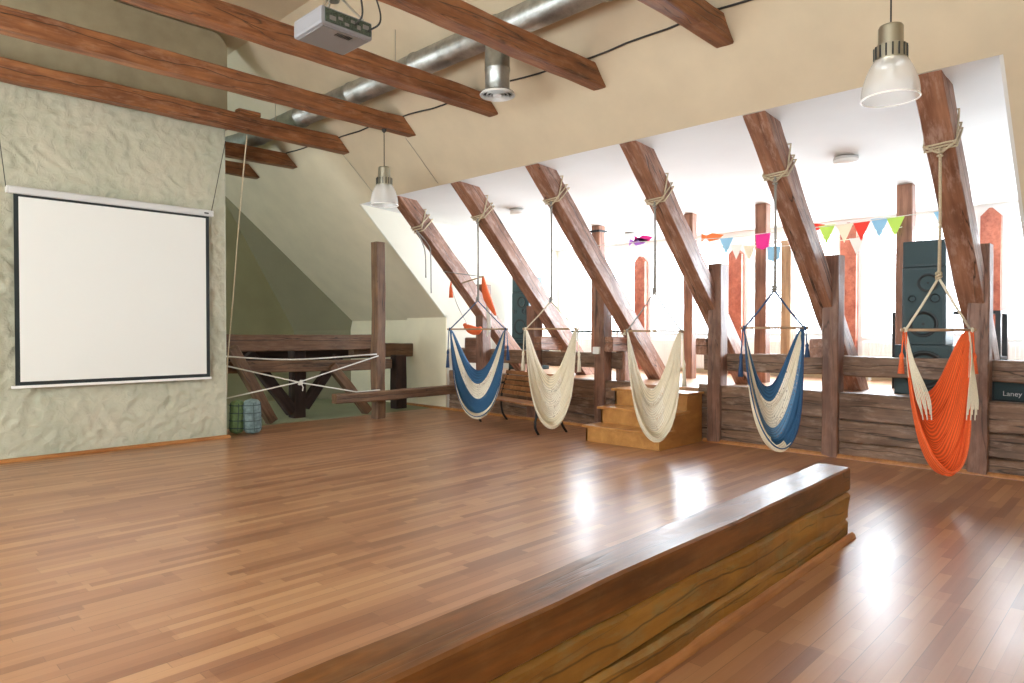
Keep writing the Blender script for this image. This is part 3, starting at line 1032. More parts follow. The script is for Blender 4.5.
# ================================================================== PROJECTOR
def projector():
    p = empty('projector', (2.66, 4.40, 3.72))
    tag(p, 'light grey video projector hanging upside down from a ceiling bracket', 'projector')
    bm = BM(); add_box(bm, -0.21, 0.21, -0.19, 0.20, 0.0, 0.13, 0.022)
    b = mesh_obj('body', bm, M['projwhite'], p, smooth=False)
    bm = BM(); add_box(bm, -0.185, 0.185, -0.165, 0.175, -0.006, 0.0)
    c = mesh_obj('underside_panel', bm, M['projgrey'], b)
    bm = BM()
    for k in range(8):
        add_box(bm, -0.05 + k * 0.016, -0.042 + k * 0.016, -0.14, -0.09, -0.009, -0.0062)
    mesh_obj('vent_slots', bm, M['darkplastic'], c)
    bm = BM(); add_box(bm, -0.18, 0.19, -0.197, -0.189, 0.022, 0.112)
    r = mesh_obj('rear_panel', bm, M['projdark'], b)
    for k, (xx, ww, zz, hh) in enumerate([(-0.15, 0.05, 0.04, 0.03), (-0.08, 0.035, 0.06, 0.02), (-0.03, 0.035, 0.035, 0.02), (0.02, 0.03, 0.07, 0.02), (0.07, 0.03, 0.04, 0.03), (0.12, 0.05, 0.06, 0.03)]):
        box('socket', xx, xx + ww, -0.203, -0.1972, zz, zz + hh, M['projgrey'], r, 0.002)
    bm = BM(); add_lathe(bm, [(0.05, 0.0), (0.05, 0.03), (0.042, 0.035), (0.038, 0.01), (0.001, 0.008)], 28, (0.09, 0.20, 0.065), ax='y')
    mesh_obj('lens', bm, M['darkplastic'], b, smooth=True)
    mt = empty('mount', (0, 0, 0)); mt.parent = p
    tube('ceiling_pole', [(0, 0, 0.30), (0, 0, TOPZ - 3.72)], 0.02, M['steel'], mt, 12)
    for (xx, yy) in ((-0.16, -0.14), (0.16, -0.14), (0.0, 0.15)):
        tube('arm', [(xx, yy, 0.13), (xx, yy, 0.15), (0, 0, 0.36)], 0.009, M['steel'], mt, 8)
    bm = BM(); add_lathe(bm, [(0.001, 0.28), (0.045, 0.28), (0.045, 0.31), (0.001, 0.31)], 20); mesh_obj('hub_plate', bm, M['steel'], mt)
    for pts in ([(0.05, -0.2, 0.06), (0.07, -0.27, 0.14), (0.05, -0.2, 0.45), (0.02, -0.03, 0.9), (0.02, 0, 2.2)],
                [(0.16, -0.2, 0.05), (0.23, -0.26, 0.14), (0.19, -0.2, 0.4), (0.03, -0.03, 1.0), (0.03, 0, 2.2)]):
        tube('cable', smooth_pts(pts, 8), 0.007, M['cable'], p, 6)
projector()

# ================================================================== RECESS TRUSS AND ROPES
def T(nm, p0, p1, w_, h_, m, lab, up=(0, 0, 1), cat='beam'):
    o = beam(nm, p0, p1, w_, h_, M[m], up=up, rough=0.008, cham=0.014)
    tag(o, lab, cat, 'old timbers in the eaves recess')
T('truss_beam', (4.32, 11.5, 1.40), (7.95, 11.5, 1.38), 0.22, 0.29, 'truss', 'upper long horizontal beam across the recess beside the plaster wall')
T('truss_beam', (4.32, 11.42, 0.99), (8.15, 11.42, 0.93), 0.2, 0.2, 'truss', 'lower horizontal beam across the recess, below the upper one')
T('truss_beam', (4.32, 12.3, 1.14), (8.96, 12.3, 1.14), 0.3, 0.22, 'shadetruss', 'dark board added for the shade in the gap between the two long horizontal beams of the recess')  # added board: its dark colour stands for shade in the open gap
T('truss_beam', (7.5, 11.78, 1.22), (8.96, 11.78, 1.20), 0.2, 0.28, 'truss', 'beam continuing right behind the recess post to the cream low wall')
T('truss_strut', (4.85, 11.25, 1.32), (5.55, 11.25, 0.02), 0.17, 0.17, 'truss', 'slanting brown strut behind the two rolled bags', (0, 1, 0), 'strut')
T('truss_post', (6.30, 11.75, -0.02), (6.30, 11.75, 1.27), 0.24, 0.24, 'shadetruss', 'dark upright post in the middle of the recess', (0, 1, 0), 'post')
T('truss_strut', (5.35, 11.72, 1.2), (6.18, 11.72, 0.10), 0.2, 0.16, 'shadetruss', 'dark strut slanting to the recess post from the left', (0, 1, 0), 'strut')
T('truss_strut', (7.15, 11.72, 1.1), (6.42, 11.72, 0.18), 0.18, 0.16, 'shadetruss', 'dark strut slanting to the recess post from the right', (0, 1, 0), 'strut')
T('truss_strut', (6.75, 11.3, 0.95), (7.55, 11.3, 0.02), 0.17, 0.16, 'truss', 'brown strut behind the left end of the low short beam', (0, 1, 0), 'strut')
T('truss_post', (8.45, 11.5, 0.0), (8.45, 11.5, 1.10), 0.28, 0.22, 'shadetruss', 'dark post beside the cream low wall in the recess', (0, 1, 0), 'post')
o = beam('recess_post', (7.20, 10.42, 0.0), (7.20, 10.42, 3.22), 0.2, 0.2, M['truss'], up=(0, 1, 0), rough=0.01, cham=0.02)
tag(o, 'tall hewn post standing alone left of the dormer opening', 'post')
o = beam('low_beam', (6.16, 10.22, 0.44), (8.96, 10.22, 0.44), 0.16, 0.17, M['truss'], rough=0.008)
tag(o, 'short low horizontal beam crossing in front of the tall lone post', 'beam')
o = tube('cross_rope', smooth_pts([(4.40, 10.95, 1.21), (5.6, 10.6, 1.12), (7.1, 10.32, 1.18)], 8), 0.012, M['rope_white'])
tag(o, 'white rope strung level from the wall corner to the tall lone post', 'rope', 'ropes strung across the recess')
o = tube('cross_rope', [(4.42, 10.9, 1.09), (5.64, 10.42, 0.74), (6.59, 10.2, 0.535), (7.15, 10.3, 0.53)], 0.011, M['rope_white'])
tag(o, 'white rope slanting down from the wall corner to the low short beam', 'rope', 'ropes strung across the recess')
o = tube('cross_rope', [(4.42, 10.45, 0.56), (5.64, 10.40, 0.755), (7.12, 10.30, 1.15)], 0.011, M['rope_white'])
tag(o, 'white rope rising from the rolled bags to the tall lone post', 'rope', 'ropes strung across the recess')
bm = BM()
for k in range(3):
    add_tube(bm, [(5.64 + 0.03 * math.cos(2 * PI * q / 12 + k), 10.40 + 0.02 * math.sin(2 * PI * q / 12 * 2), 0.74 + 0.035 * math.sin(2 * PI * q / 12 + k * 2)) for q in range(12)], 0.010, 6, closed=True)
add_tube(bm, [(5.64, 10.38, 0.73), (5.67, 10.37, 0.66), (5.66, 10.37, 0.60)], 0.009, 6)
o = mesh_obj('rope_knot', bm, M['rope_white'], smooth=True)
tag(o, 'white knot tying the crossing ropes together in the recess', 'knot')
o = tube('hanging_rope', smooth_pts([(4.62, 10.12, 4.58), (4.58, 10.3, 3.4), (4.50, 10.35, 2.2), (4.42, 10.38, 1.2), (4.41, 10.42, 0.56)], 8), 0.010, M['rope_tan'])
tag(o, 'thin tan rope hanging down along the plaster wall corner', 'rope')

def bag(x, y, r, h, m, lab, tilt):
    b = empty('rolled_bag', (x, y, 0))
    b.rotation_euler = (0, tilt, 0.3)
    tag(b, lab, 'bag', 'rolled bags on the floor at the wall corner')
    bm = BM()
    prof = []
    for k in range(25):
        a = k / 24
        e = 1 - abs(2 * a - 1) ** 6
        rr = r * max(0.05, e ** 0.35) * (1 + 0.045 * abs(math.sin(a * PI * 6)))
        prof.append((rr, h * a))
    prof = [(0.01, 0)] + prof[1:-1] + [(0.01, h)]
    add_lathe(bm, prof, 28, ripple=0.03, nr=7)
    mesh_obj('roll', bm, M[m], b, smooth=True)
    for k in range(4):
        z = h * (0.17 + 0.22 * k)
        bm = BM(); add_tube(bm, [(r * 1.05 * math.cos(2 * PI * q / 24), r * 1.05 * math.sin(2 * PI * q / 24), z) for q in range(24)], 0.007, 5, closed=True)
        mesh_obj('strap', bm, M['bag_strap'], b)
    bm = BM()
    for q in range(5):
        a = 2 * PI * q / 5 + 0.4
        add_tube(bm, [(r * 1.05 * math.cos(a), r * 1.05 * math.sin(a), h * 0.1), (r * 1.07 * math.cos(a), r * 1.07 * math.sin(a), h * 0.5), (r * 1.05 * math.cos(a), r * 1.05 * math.sin(a), h * 0.9)], 0.005, 5)
    mesh_obj('upright_straps', bm, M['bag_strap'], b)
bag(4.56, 10.42, 0.105, 0.53, 'bag_green', 'green rolled bag standing on the floor against the wall corner', R(3))
bag(4.74, 10.24, 0.125, 0.55, 'bag_grey', 'grey-blue rolled bag with net straps standing beside the green one', R(-2))

# ================================================================== HAMMOCK CHAIRS
VR = Vector((0.697, -0.717, 0))     # to the right as seen by a person facing the dormer corner
def hammock(x, y, bz, half, D1, D0, kz, style, lab, rz=0.0, rope_m='rope_grey', vm='rope_blue', tl=(0.34, 0.2), ry=None, tasselm='rope_blue', cl='rope_blue'):
    h = empty('hammock_chair', (x, y, bz))
    ang = math.atan2(-0.717, 0.697) + rz
    h.rotation_euler = (0, 0, ang)
    tag(h, lab, 'hammock chair', 'hammock chairs hanging from the rafters')
    # spreader bar, local x to the right, local -y toward the viewer? (local y = away)
    bm = BM()
    add_tube(bm, [(-half - 0.03, 0, 0), (half + 0.03, 0, 0)], 0.014, 10)
    for s in (-1, 1):
        add_tube(bm, [(s * (half + 0.028), 0, 0), (s * (half + 0.045), 0, 0)], 0.018, 10)
    mesh_obj('spreader_bar', bm, M['barwood'], h, smooth=True)
    # triangle cords and knot
    bm = BM()
    for s in (-1, 1):
        for e in (-0.006, 0.006):
            pts = [(s * half, e, 0.0), (s * half * 0.5, e, kz * 0.5 - 0.01), (0, e, kz)]
            add_tube(bm, pts, 0.009, 7)
        add_tube(bm, [(s * half, 0.018 * math.cos(2 * PI * q / 10), 0.018 * math.sin(2 * PI * q / 10)) for q in range(10)], 0.008, 6, closed=True)
        add_tube(bm, [(s * (half + 0.01) , 0.02 * math.cos(2 * PI * q / 10), 0.02 * math.sin(2 * PI * q / 10)) for q in range(10)], 0.008, 6, closed=True)
    mesh_obj('harness_cords', bm, M[vm], h, smooth=True)
    # rope to the rafter
    ztop = K - x + 0.0 - bz
    bm = BM()
    add_tube(bm, [(0, 0, kz - 0.02), (0.006, 0, (kz + ztop) / 2), (0, 0, ztop + 0.0)], 0.012, 8)
    add_tube(bm, [(0.014, 0.004, kz + 0.02), (0.013, 0, (kz + ztop) / 2), (0.008, 0, ztop - 0.03)], 0.009, 8)
    for q in range(3):
        add_tube(bm, [(0.022 * math.cos(2 * PI * t / 12), 0.022 * math.sin(2 * PI * t / 12), kz + 0.02 * q + 0.012 * math.cos(2 * PI * t / 12 + q)) for t in range(12)], 0.010, 6, closed=True)
    for q in range(2):
        add_tube(bm, [(0.02 * math.cos(2 * PI * t / 12), 0.02 * math.sin(2 * PI * t / 12), ztop - 0.05 - 0.03 * q) for t in range(12)], 0.010, 6, closed=True)
    mesh_obj('hanging_rope', bm, M[rope_m], h, smooth=True)
    # lashing round the rafter
    yr = ry
    bm = BM()
    inv = Matrix.Rotation(-ang, 4, 'Z') @ Matrix.Translation((-x, -y, -bz))
    hw, d = 0.136, RD + 0.03
    for q in range(3):
        sh1 = (q - 1.5) * 0.03
        sk = 0.20 if q % 2 else 0.02
        loop = []
        corners = [(-hw, -0.012, sh1), (hw, -0.012, sh1 + 0.02), (hw, d, sh1 - sk), (-hw, d, sh1 - sk + 0.03)]
        for a, b_ in zip(corners, corners[1:] + corners[:1]):
            for t in range(4):
                f = t / 4
                yy, dd, ss = (a[i] + (b_[i] - a[i]) * f for i in range(3))
                px = x + s2 * (dd + 0.02) + s2 * ss
                pz = (K - x) + s2 * (dd + 0.02) - s2 * ss
                loop.append(inv @ Vector((px, yr + yy, pz)))
        add_tube(bm, loop, 0.010, 6, closed=True)
    # bridle from loop edges down to rope
    for yy in (-hw, hw):
        add_tube(bm, [inv @ Vector((x - 0.02, yr + yy, K - x + 0.03)), (0, 0, ztop - 0.06)], 0.012, 7)
    mesh_obj('lashing', bm, M['rope_tan'], h, smooth=True)
    # sling
    nu, nv = 56, 44
    bm = BM()
    uvl = bm.loops.layers.uv.new('UVMap')
    fn = STY[style][0]
    grid = []
    sdd = x * 3.3
    for j in range(nv + 1):
        v = j / nv
        row = []
        bulge = math.sin(min(1.0, v / 0.8) * PI / 2)
        D = D0 + (D1 - D0) * bulge
        if v > 0.8:
            D -= (v - 0.8) / 0.2 * 0.05
        q = 2.8 - 2.3 * min(1, v / 0.6) ** 0.75
        wid = 1.0 - 0.12 * v
        off = 0.20 - 0.44 * v
        for i in range(nu + 1):
            u = i / nu
            a = PI * u
            sn = max(0.0, math.sin(a))
            cs = math.cos(a)
            zz = sn ** max(0.43, q)
            xx = -half * cs * (1 - (0.05 + 0.15 * v) * zz)
            gather = sn ** 0.9
            wob = 0.018 * math.sin(v * 34 + 2 * math.sin(u * 5)) * gather + 0.03 * noise.noise(Vector((u * 5 + sdd, v * 5, 0))) * gather
            side_f = -0.06 * math.sin(v * PI) * (1 if cs < 0 else -1) * sn * abs(cs) * 0.6
            yy = off * gather + wob - 0.05 * (1 - v) * 0
            row.append(bm.verts.new((xx + side_f + 0.010 * math.sin(v * 40) * gather, yy, -D * zz + 0.012 * math.sin(v * 34) * gather)))
        grid.append(row)
    for j in range(nv):
        for i in range(nu):
            f = bm.faces.new([grid[j][i], grid[j][i + 1], grid[j + 1][i + 1], grid[j + 1][i]])
            u, v = (i + 0.5) / nu, (j + 0.5) / nv
            f.material_index = fn(u, math.sin(min(1.0, v / 0.8) * PI / 2) if v <= 0.8 else 0.999)
            for lp, (di, dj) in zip(f.loops, ((0, 0), (1, 0), (1, 1), (0, 1))):
                lp[uvl].uv = ((i + di) / nu, (j + dj) / nv)
    sl = mesh_obj('sling', bm, [M[k] for k in STY[style][1]], h, smooth=True)
    md = sl.modifiers.new('thickness', 'SOLIDIFY')
    md.thickness = 0.007
    # rolled edge cords
    for jj in (0, nv):
        v = jj / nv
        D = D0 if jj == 0 else D1 - 0.05
        pts = [vv.co.copy() for vv in []]
        q = 2.8 - 2.3 * min(1, v / 0.6) ** 0.75
        off = 0.20 - 0.44 * v
        pts = []
        for i in range(33):
            u = i / 32
            sn = math.sin(PI * u); cs = math.cos(PI * u)
            pts.append((-half * cs * (1 - 0.2 * v * sn ** 0.5 if sn > 0 else 1), off * max(0, sn) ** 0.9 - 0.005, -D * max(0, sn) ** max(0.43, q)))
        tube('edge_cord', pts, 0.008, M[STY[style][2]], h, 6)
    # gathered strings above the cloth ends + tassels
    for s, L in ((-1, tl[0]), (1, tl[1])):
        bm = BM()
        x0 = s * (half + 0.02)
        add_tube(bm, [(x0, 0, 0), (x0 + s * 0.012, 0, -L * 0.45), (x0 + s * 0.014, 0, -L * 0.55)], 0.007, 6)
        add_tube(bm, [(x0 + s * 0.014, 0, -L * 0.52), (x0 + s * 0.016, 0, -L * 0.6), (x0 + s * 0.017, 0, -L * 0.66), (x0 + s * 0.02, 0, -L)], [0.010, 0.022, 0.016, 0.032], 9)
        mesh_obj('tassel', bm, M[tasselm], h, smooth=True)
    if style == 'orange':
        for s in (-1, 1):
            bm = BM()
            for k in range(9):
                t = k / 8
                tx = s * (half * (0.86 - 0.34 * t))
                pts = smooth_pts([(s * half * 0.98, 0, -0.03), (s * half * (0.97 - 0.10 * t), -0.05 - 0.03 * t, -0.30), (tx + s * 0.02, -0.15 - 0.03 * t, -0.62), (tx, -0.19, -0.74 - 0.05 * (k % 3))], 5)
                add_tube(bm, pts, 0.0055, 5)
            mesh_obj('fringe', bm, M['rope_cream'], h, smooth=True)
    return h

def st_blue(u, w_):
    c = abs(u - 0.5)
    if c > 0.42 or w_ < 0.26: return 0
    if w_ < 0.58: return 2 if c < 0.22 else 1
    if w_ < 0.92: return 0
    return 1
def st_blue2(u, w_):
    c = abs(u - 0.5)
    if c > 0.42 or w_ < 0.24: return 0
    if w_ < 0.66: return 2 if c < 0.24 else 1
    if w_ < 0.80: return 3
    if w_ < 0.93: return 0 if u > 0.45 else 1
    return 1 if u < 0.62 else 0
def st_cream(u, w_):
    c = abs(u - 0.5)
    return 1 if (c < 0.16 and 0.2 < w_ < 0.8) else 0
def st_orange(u, w_):
    return 1 if abs(u - 0.5) > 0.46 else 0
STY = {'blue': (st_blue, ['cl_blue', 'cl_cream', 'cl_lace'], 'rope_blue'),
       'blue2': (st_blue2, ['cl_blue', 'cl_cream', 'cl_lace', 'cl_bluelite'], 'rope_blue'),
       'cream': (st_cream, ['cl_cream', 'cl_lace'], 'rope_cream'),
       'orange': (st_orange, ['cl_orange', 'cl_cream'], 'rope_orange')}
hammock(7.44, 8.0, 1.63, 0.445, 1.43, 0.68, 0.46, 'blue', 'blue and white hammock chair farthest left, hanging in front of the bench', ry=8.0, tl=(0.62, 0.5))
hammock(7.39, 6.4, 1.63, 0.365, 1.42, 0.70, 0.40, 'cream', 'plain cream hammock chair hanging at the right end of the bench', vm='rope_cream', ry=6.4, tl=(0.6, 0.62), tasselm='rope_cream')
hammock(7.58, 4.8, 1.60, 0.35, 1.42, 0.78, 0.50, 'cream', 'plain cream hammock chair hanging in front of the golden steps', vm='rope_grey', ry=4.8, tl=(0.05, 0.72), tasselm='rope_cream')
hammock(7.52, 3.2, 1.635, 0.335, 1.37, 0.68, 0.42, 'blue2', 'blue and cream hammock chair hanging between the two heavy square posts', ry=3.2, tl=(0.55, 0.33))
hammock(7.50, 1.6, 1.61, 0.302, 1.37, 0.62, 0.50, 'orange', 'orange hammock chair with cream fringes at the far right', vm='rope_cream', rope_m='rope_tan', rz=R(-3), ry=1.6, tl=(0.42, 0.42), tasselm='rope_orange')

# bundled-up orange hammock chair tied to the leftmost rafter
def bundle():
    h = empty('hammock_chair', (8.35, 9.1, 1.6))
    tag(h, 'bundled orange and white hammock chair hung up near the leftmost rafter', 'hammock chair')
    tube('spreader_bar', [(-0.05, 0.25, 0.88), (0.0, -0.28, 0.98)], 0.014, M['barwood'], h, 8)
    tube('rope', [(-0.25, 0.55, 1.1), (0.0, -0.26, 0.97)], 0.008, M['rope_grey'], h, 6)
    bm = BM()
    add_tube(bm, smooth_pts([(0.0, -0.26, 0.96), (0.02, -0.30, 0.7), (0.0, -0.42, 0.5), (0.0, -0.58, 0.28)], 6), [0.02 + 0.05 * math.sin(PI * k / 18) for k in range(19)], 10)
    mesh_obj('sling', bm, M['rope_orange'], h, smooth=True)
    bm = BM()
    add_tube(bm, smooth_pts([(0, -0.26, 0.96), (0.02, -0.34, 0.6), (0.0, -0.42, 0.1), (0, -0.35, -0.1)], 6), [0.015 + 0.025 * math.sin(PI * k / 18) for k in range(19)], 8)
    add_tube(bm, smooth_pts([(-0.1, 0.48, 0.85), (-0.08, 0.35, 0.5), (-0.03, 0.12, 0.12)], 6), 0.012, 6)
    mesh_obj('white_strings', bm, M['rope_white'], h, smooth=True)
    bm = BM()
    add_tube(bm, smooth_pts([(-0.02, 0.22, 0.12), (-0.02, 0.08, 0.04), (0.0, -0.1, 0.0), (0.0, -0.2, 0.06)], 6), [0.03 + 0.05 * math.sin(PI * k / 18) for k in range(19)], 10)
    mesh_obj('seat_bundle', bm, M['rope_orange'], h, smooth=True)
    bm = BM()
    add_tube(bm, [(-0.1, 0.50, 0.92), (-0.1, 0.50, 0.8), (-0.1, 0.50, 0.62)], [0.008, 0.03, 0.04], 8)
    mesh_obj('tassel', bm, M['rope_orange'], h, smooth=True)
bundle()

# spare rope lashed on the leftmost rafter
def spare():
    h = empty('spare_rope', (7.45, 9.6, K - 7.45))
    tag(h, 'spare rope lashed on the leftmost rafter with two loose ends hanging', 'rope')
    bm = BM()
    hw, d = 0.136, RD + 0.03
    for q in range(3):
        sh1 = (q - 1) * 0.05
        sk = 0.2 if q % 2 else 0.03
        corners = [(-hw, -0.012, sh1), (hw, -0.012, sh1 + 0.02), (hw, d, sh1 - sk), (-hw, d, sh1 - sk + 0.03)]
        loop = []
        for a, b_ in zip(corners, corners[1:] + corners[:1]):
            for t in range(4):
                f = t / 4
                yy, dd, ss = (a[i] + (b_[i] - a[i]) * f for i in range(3))
                loop.append(Vector((s2 * (dd + 0.02) + s2 * ss, yy, s2 * (dd + 0.02) - s2 * ss)))
        add_tube(bm, loop, 0.012, 6, closed=True)
    mesh_obj('lashing', bm, M['rope_tan'], h, smooth=True)
    for a, L in ((0.0, 0.35), (0.12, 0.62)):
        tube('rope_end', smooth_pts([(-0.03, -0.03, -0.02), (0.1 + a, -0.05, -0.25), (0.16 + a, -0.05, -0.45), (0.17 + a, -0.05, -0.5 - L)], 6), 0.011, M['rope_grey'], h, 6)
spare()

# ================================================================== BENCH
def bench():
    p0 = Vector((7.93, 6.86, 0)); p1 = Vector((8.38, 8.72, 0))
    c = (p0 + p1) / 2
    ang = math.atan2(p1.y - p0.y, p1.x - p0.x) - PI / 2   # local y along the length
    b = empty('garden_bench', (c.x, c.y, 0), ang)
    tag(b, 'slatted wooden bench with black cast iron legs behind the two left hammock chairs', 'bench')
    L = (p1 - p0).length
    # seat slats; local x: back = +x
    for k in range(5):
        xx = -0.22 + k * 0.095
        bm = BM(); add_box(bm, xx - 0.04, xx + 0.04, -L / 2, L / 2, 0.435 - 0.006 * k, 0.460 - 0.006 * k, 0.006)
        mesh_obj('seat_slat', bm, M['benchwood'], b)
    for k in range(5):
        z = 0.52 + k * 0.085
        xx = 0.245 + 0.03 * k
        bm = BM(); add_box(bm, -0.012, 0.012, -L / 2, L / 2, -0.034, 0.034, 0.006)
        o = mesh_obj('back_slat', bm, M['benchwood'], b)
        o.location = (xx, 0, z)
        o.rotation_euler = (0, R(18), 0)
    for yy in (-L / 2 + 0.06, L / 2 - 0.06):
        bm = BM()
        add_tube(bm, smooth_pts([(-0.20, yy, 0.0), (-0.26, yy, 0.12), (-0.24, yy, 0.28), (-0.20, yy, 0.42), (0.0, yy, 0.42), (0.22, yy, 0.40)], 6), 0.02, 8)
        add_tube(bm, smooth_pts([(0.34, yy, 0.0), (0.24, yy, 0.16), (0.22, yy, 0.40), (0.28, yy, 0.62), (0.40, yy, 0.92)], 6), 0.02, 8)
        add_tube(bm, smooth_pts([(-0.22, yy, 0.42), (-0.26, yy, 0.54), (-0.20, yy, 0.64), (0.0, yy, 0.66), (0.30, yy, 0.68)], 6), 0.015, 8)
        mesh_obj('iron_leg_frame', bm, M['iron'], b, smooth=True)
bench()

# ================================================================== SPEAKERS AND AMPLIFIER
def driver(bm, x, y, z, r):
    add_lathe(bm, [(r, 0.0), (r * 1.0, -0.012), (r * 0.88, -0.010), (r * 0.8, 0.0), (r * 0.35, 0.03), (r * 0.3, 0.012), (0.001, 0.0)], 28, (x, y, z), ax='x')
def cab(nm, x, y, z0, z1, wy, dx, m, lab, grp, drivers, horn=None, rz=0.0):
    c = empty(nm, (x, y, z0), rz)
    tag(c, lab, 'speaker', grp)
    h = z1 - z0
    bm = BM(); add_box(bm, 0, dx, -wy / 2, wy / 2, 0, h, 0.012)
    mesh_obj('cabinet', bm, M['speaker'], c)
    bm = BM(); add_box(bm, -0.008, -0.001, -wy / 2 + 0.03, wy / 2 - 0.03, 0.03, h - 0.03, 0.003)
    mesh_obj('front_baffle', bm, M['grille'], c)
    for (yy, zz, r) in drivers:
        bm = BM(); driver(bm, -0.012, yy, zz, r)
        mesh_obj('driver_cone', bm, M['cone'], c, smooth=True)
    return c
def tower(x, y, grp, who):
    cab('subwoofer', x - 0.02, y, PZ, 1.42, 0.66, 0.6, 'speaker', 'wide dark subwoofer at the bottom of the %s' % who, grp, [(-0.02, 0.33, 0.25)])
    cab('loudspeaker', x, y, 1.42, 2.43, 0.50, 0.45, 'speaker', 'tall dark loudspeaker cabinet in the middle of the %s' % who, grp, [(0.0, 0.27, 0.17), (0.13, 0.60, 0.045), (-0.13, 0.60, 0.06), (-0.05, 0.80, 0.12)])
    cab('loudspeaker', x, y, 2.43, 2.77, 0.49, 0.45, 'speaker', 'low dark speaker box on top of the %s' % who, grp, [])
tower(10.0, 2.30, 'right-hand speaker stack', 'right-hand speaker stack')
tower(10.62, 10.08, 'left-hand speaker stack', 'left-hand speaker stack')

a = empty('guitar_amplifier', (9.55, 1.32, PZ))
tag(a, 'dark guitar amplifier with white lettering at the right edge behind the knee wall', 'amplifier')
bm = BM(); add_box(bm, 0, 0.3, -0.24, 0.17, 0, 0.42, 0.015)
mesh_obj('cabinet', bm, M['ampvinyl'], a)
bm = BM(); add_box(bm, -0.008, -0.001, -0.215, 0.145, 0.04, 0.30, 0.003)
fr = mesh_obj('speaker_grille', bm, M['grille'], a)
fc = bpy.data.curves.new('lettering', 'FONT')
fc.body = 'Laney'
fc.size = 0.078
fc.extrude = 0.002
fc.align_x = 'CENTER'
tmp = bpy.data.objects.new('lettering', fc)
COL.objects.link(tmp)
dg = bpy.context.evaluated_depsgraph_get()
me = bpy.data.meshes.new_from_object(tmp.evaluated_get(dg))
bpy.data.objects.remove(tmp)
me.materials.clear(); me.materials.append(M['lettering'])
lt = bpy.data.objects.new('lettering', me)
COL.objects.link(lt)
lt.parent = fr
lt.location = (-0.012, -0.025, 0.085)
lt.rotation_euler = (R(90), 0, R(-90))

# dark frame rack behind the right speakers
f = empty('steel_rack', (10.85, 2.25, PZ))
tag(f, 'dark open steel frame standing behind the right-hand speaker stack', 'rack')
for yy in (-0.62, 0.6):
    for xx in (0, 0.5):
        box('leg', xx - 0.03, xx + 0.03, yy - 0.03, yy + 0.03, 0, 1.06, M['iron'], f)
for zz in (1.06, 0.45):
    bm = BM(); add_box(bm, -0.03, 0.53, -0.65, 0.63, zz, zz + 0.04)
    mesh_obj('shelf', bm, M['iron'], f)
# high bar table by the left windows
f = empty('bar_table', (11.6, 8.9, PZ))
tag(f, 'thin dark high table by the windows left of the steps', 'table')
bm = BM(); add_box(bm, -0.25, 0.25, -0.9, 0.6, 0.80, 0.84, 0.005); mesh_obj('table_top', bm, M['black'], f)
for yy in (-0.82, 0.52):
    for xx in (-0.2, 0.2):
        box('leg', xx - 0.02, xx + 0.02, yy - 0.02, yy + 0.02, 0, 0.80, M['lightgrey'], f)

# radiators under the windows
rad = None
labs = ['white ribbed radiator under the rightmost window', 'white ribbed radiator under the window behind the orange pennant side',
        'white ribbed radiator under the window between the two right red pilasters',
        'white ribbed radiator under the window behind the cream hammock chair at the steps',
        'white ribbed radiator under the leftmost window']
labs[1] = 'white ribbed radiator under the window between the two rightmost red pilasters'
labs[2] = 'white ribbed radiator under the window behind the right-hand blue hammock chair'
for (ya, yb), lb in zip(bays, labs):
    r = empty('radiator', (WX - 0.12, (ya + yb) / 2, PZ + 0.08))
    tag(r, lb, 'radiator', 'radiators under the dormer windows')
    hy = (yb - ya) / 2 - 0.04
    bm = BM()
    add_box(bm, -0.02, 0.02, -hy, hy, 0, 0.58, 0.006)
    n = int(2 * hy / 0.05)
    for k in range(n):
        yy = -hy + 0.02 + (2 * hy - 0.04) * k / max(1, n - 1)
        add_box(bm, -0.032, -0.02, yy - 0.012, yy + 0.012, 0.03, 0.55)
    mesh_obj('panel', bm, M['whitepaint'], r)
    box('foot', -0.02, 0.02, -hy + 0.1, -hy + 0.14, -0.08, 0.0, M['whitepaint'], r)
    box('foot', -0.02, 0.02, hy - 0.14, hy - 0.1, -0.08, 0.0, M['whitepaint'], r)

# ceiling lamps of the dormer
for (x, y, lb) in ((8.99, 2.93, 'round white ceiling lamp nearest the viewer in the dormer'), (8.83, 8.43, 'round white ceiling lamp above the left rafters'), (11.6, 7.9, 'farthest small round ceiling lamp near the windows')):
    zc = ED_Z - (x - ED_X) * 0.0737
    l = empty('ceiling_lamp', (x, y, zc))
    tag(l, lb, 'lamp', 'round ceiling lamps of the dormer')
    bm = BM(); add_lathe(bm, [(0.14, 0.005), (0.15, -0.02), (0.15, -0.03), (0.001, -0.03)], 32); mesh_obj('base_ring', bm, M['lightgrey'], l)
    bm = BM(); add_lathe(bm, [(0.15, -0.031), (0.152, -0.06), (0.13, -0.078), (0.001, -0.08)], 32); mesh_obj('diffuser', bm, M['whitepaint'], l, smooth=True)

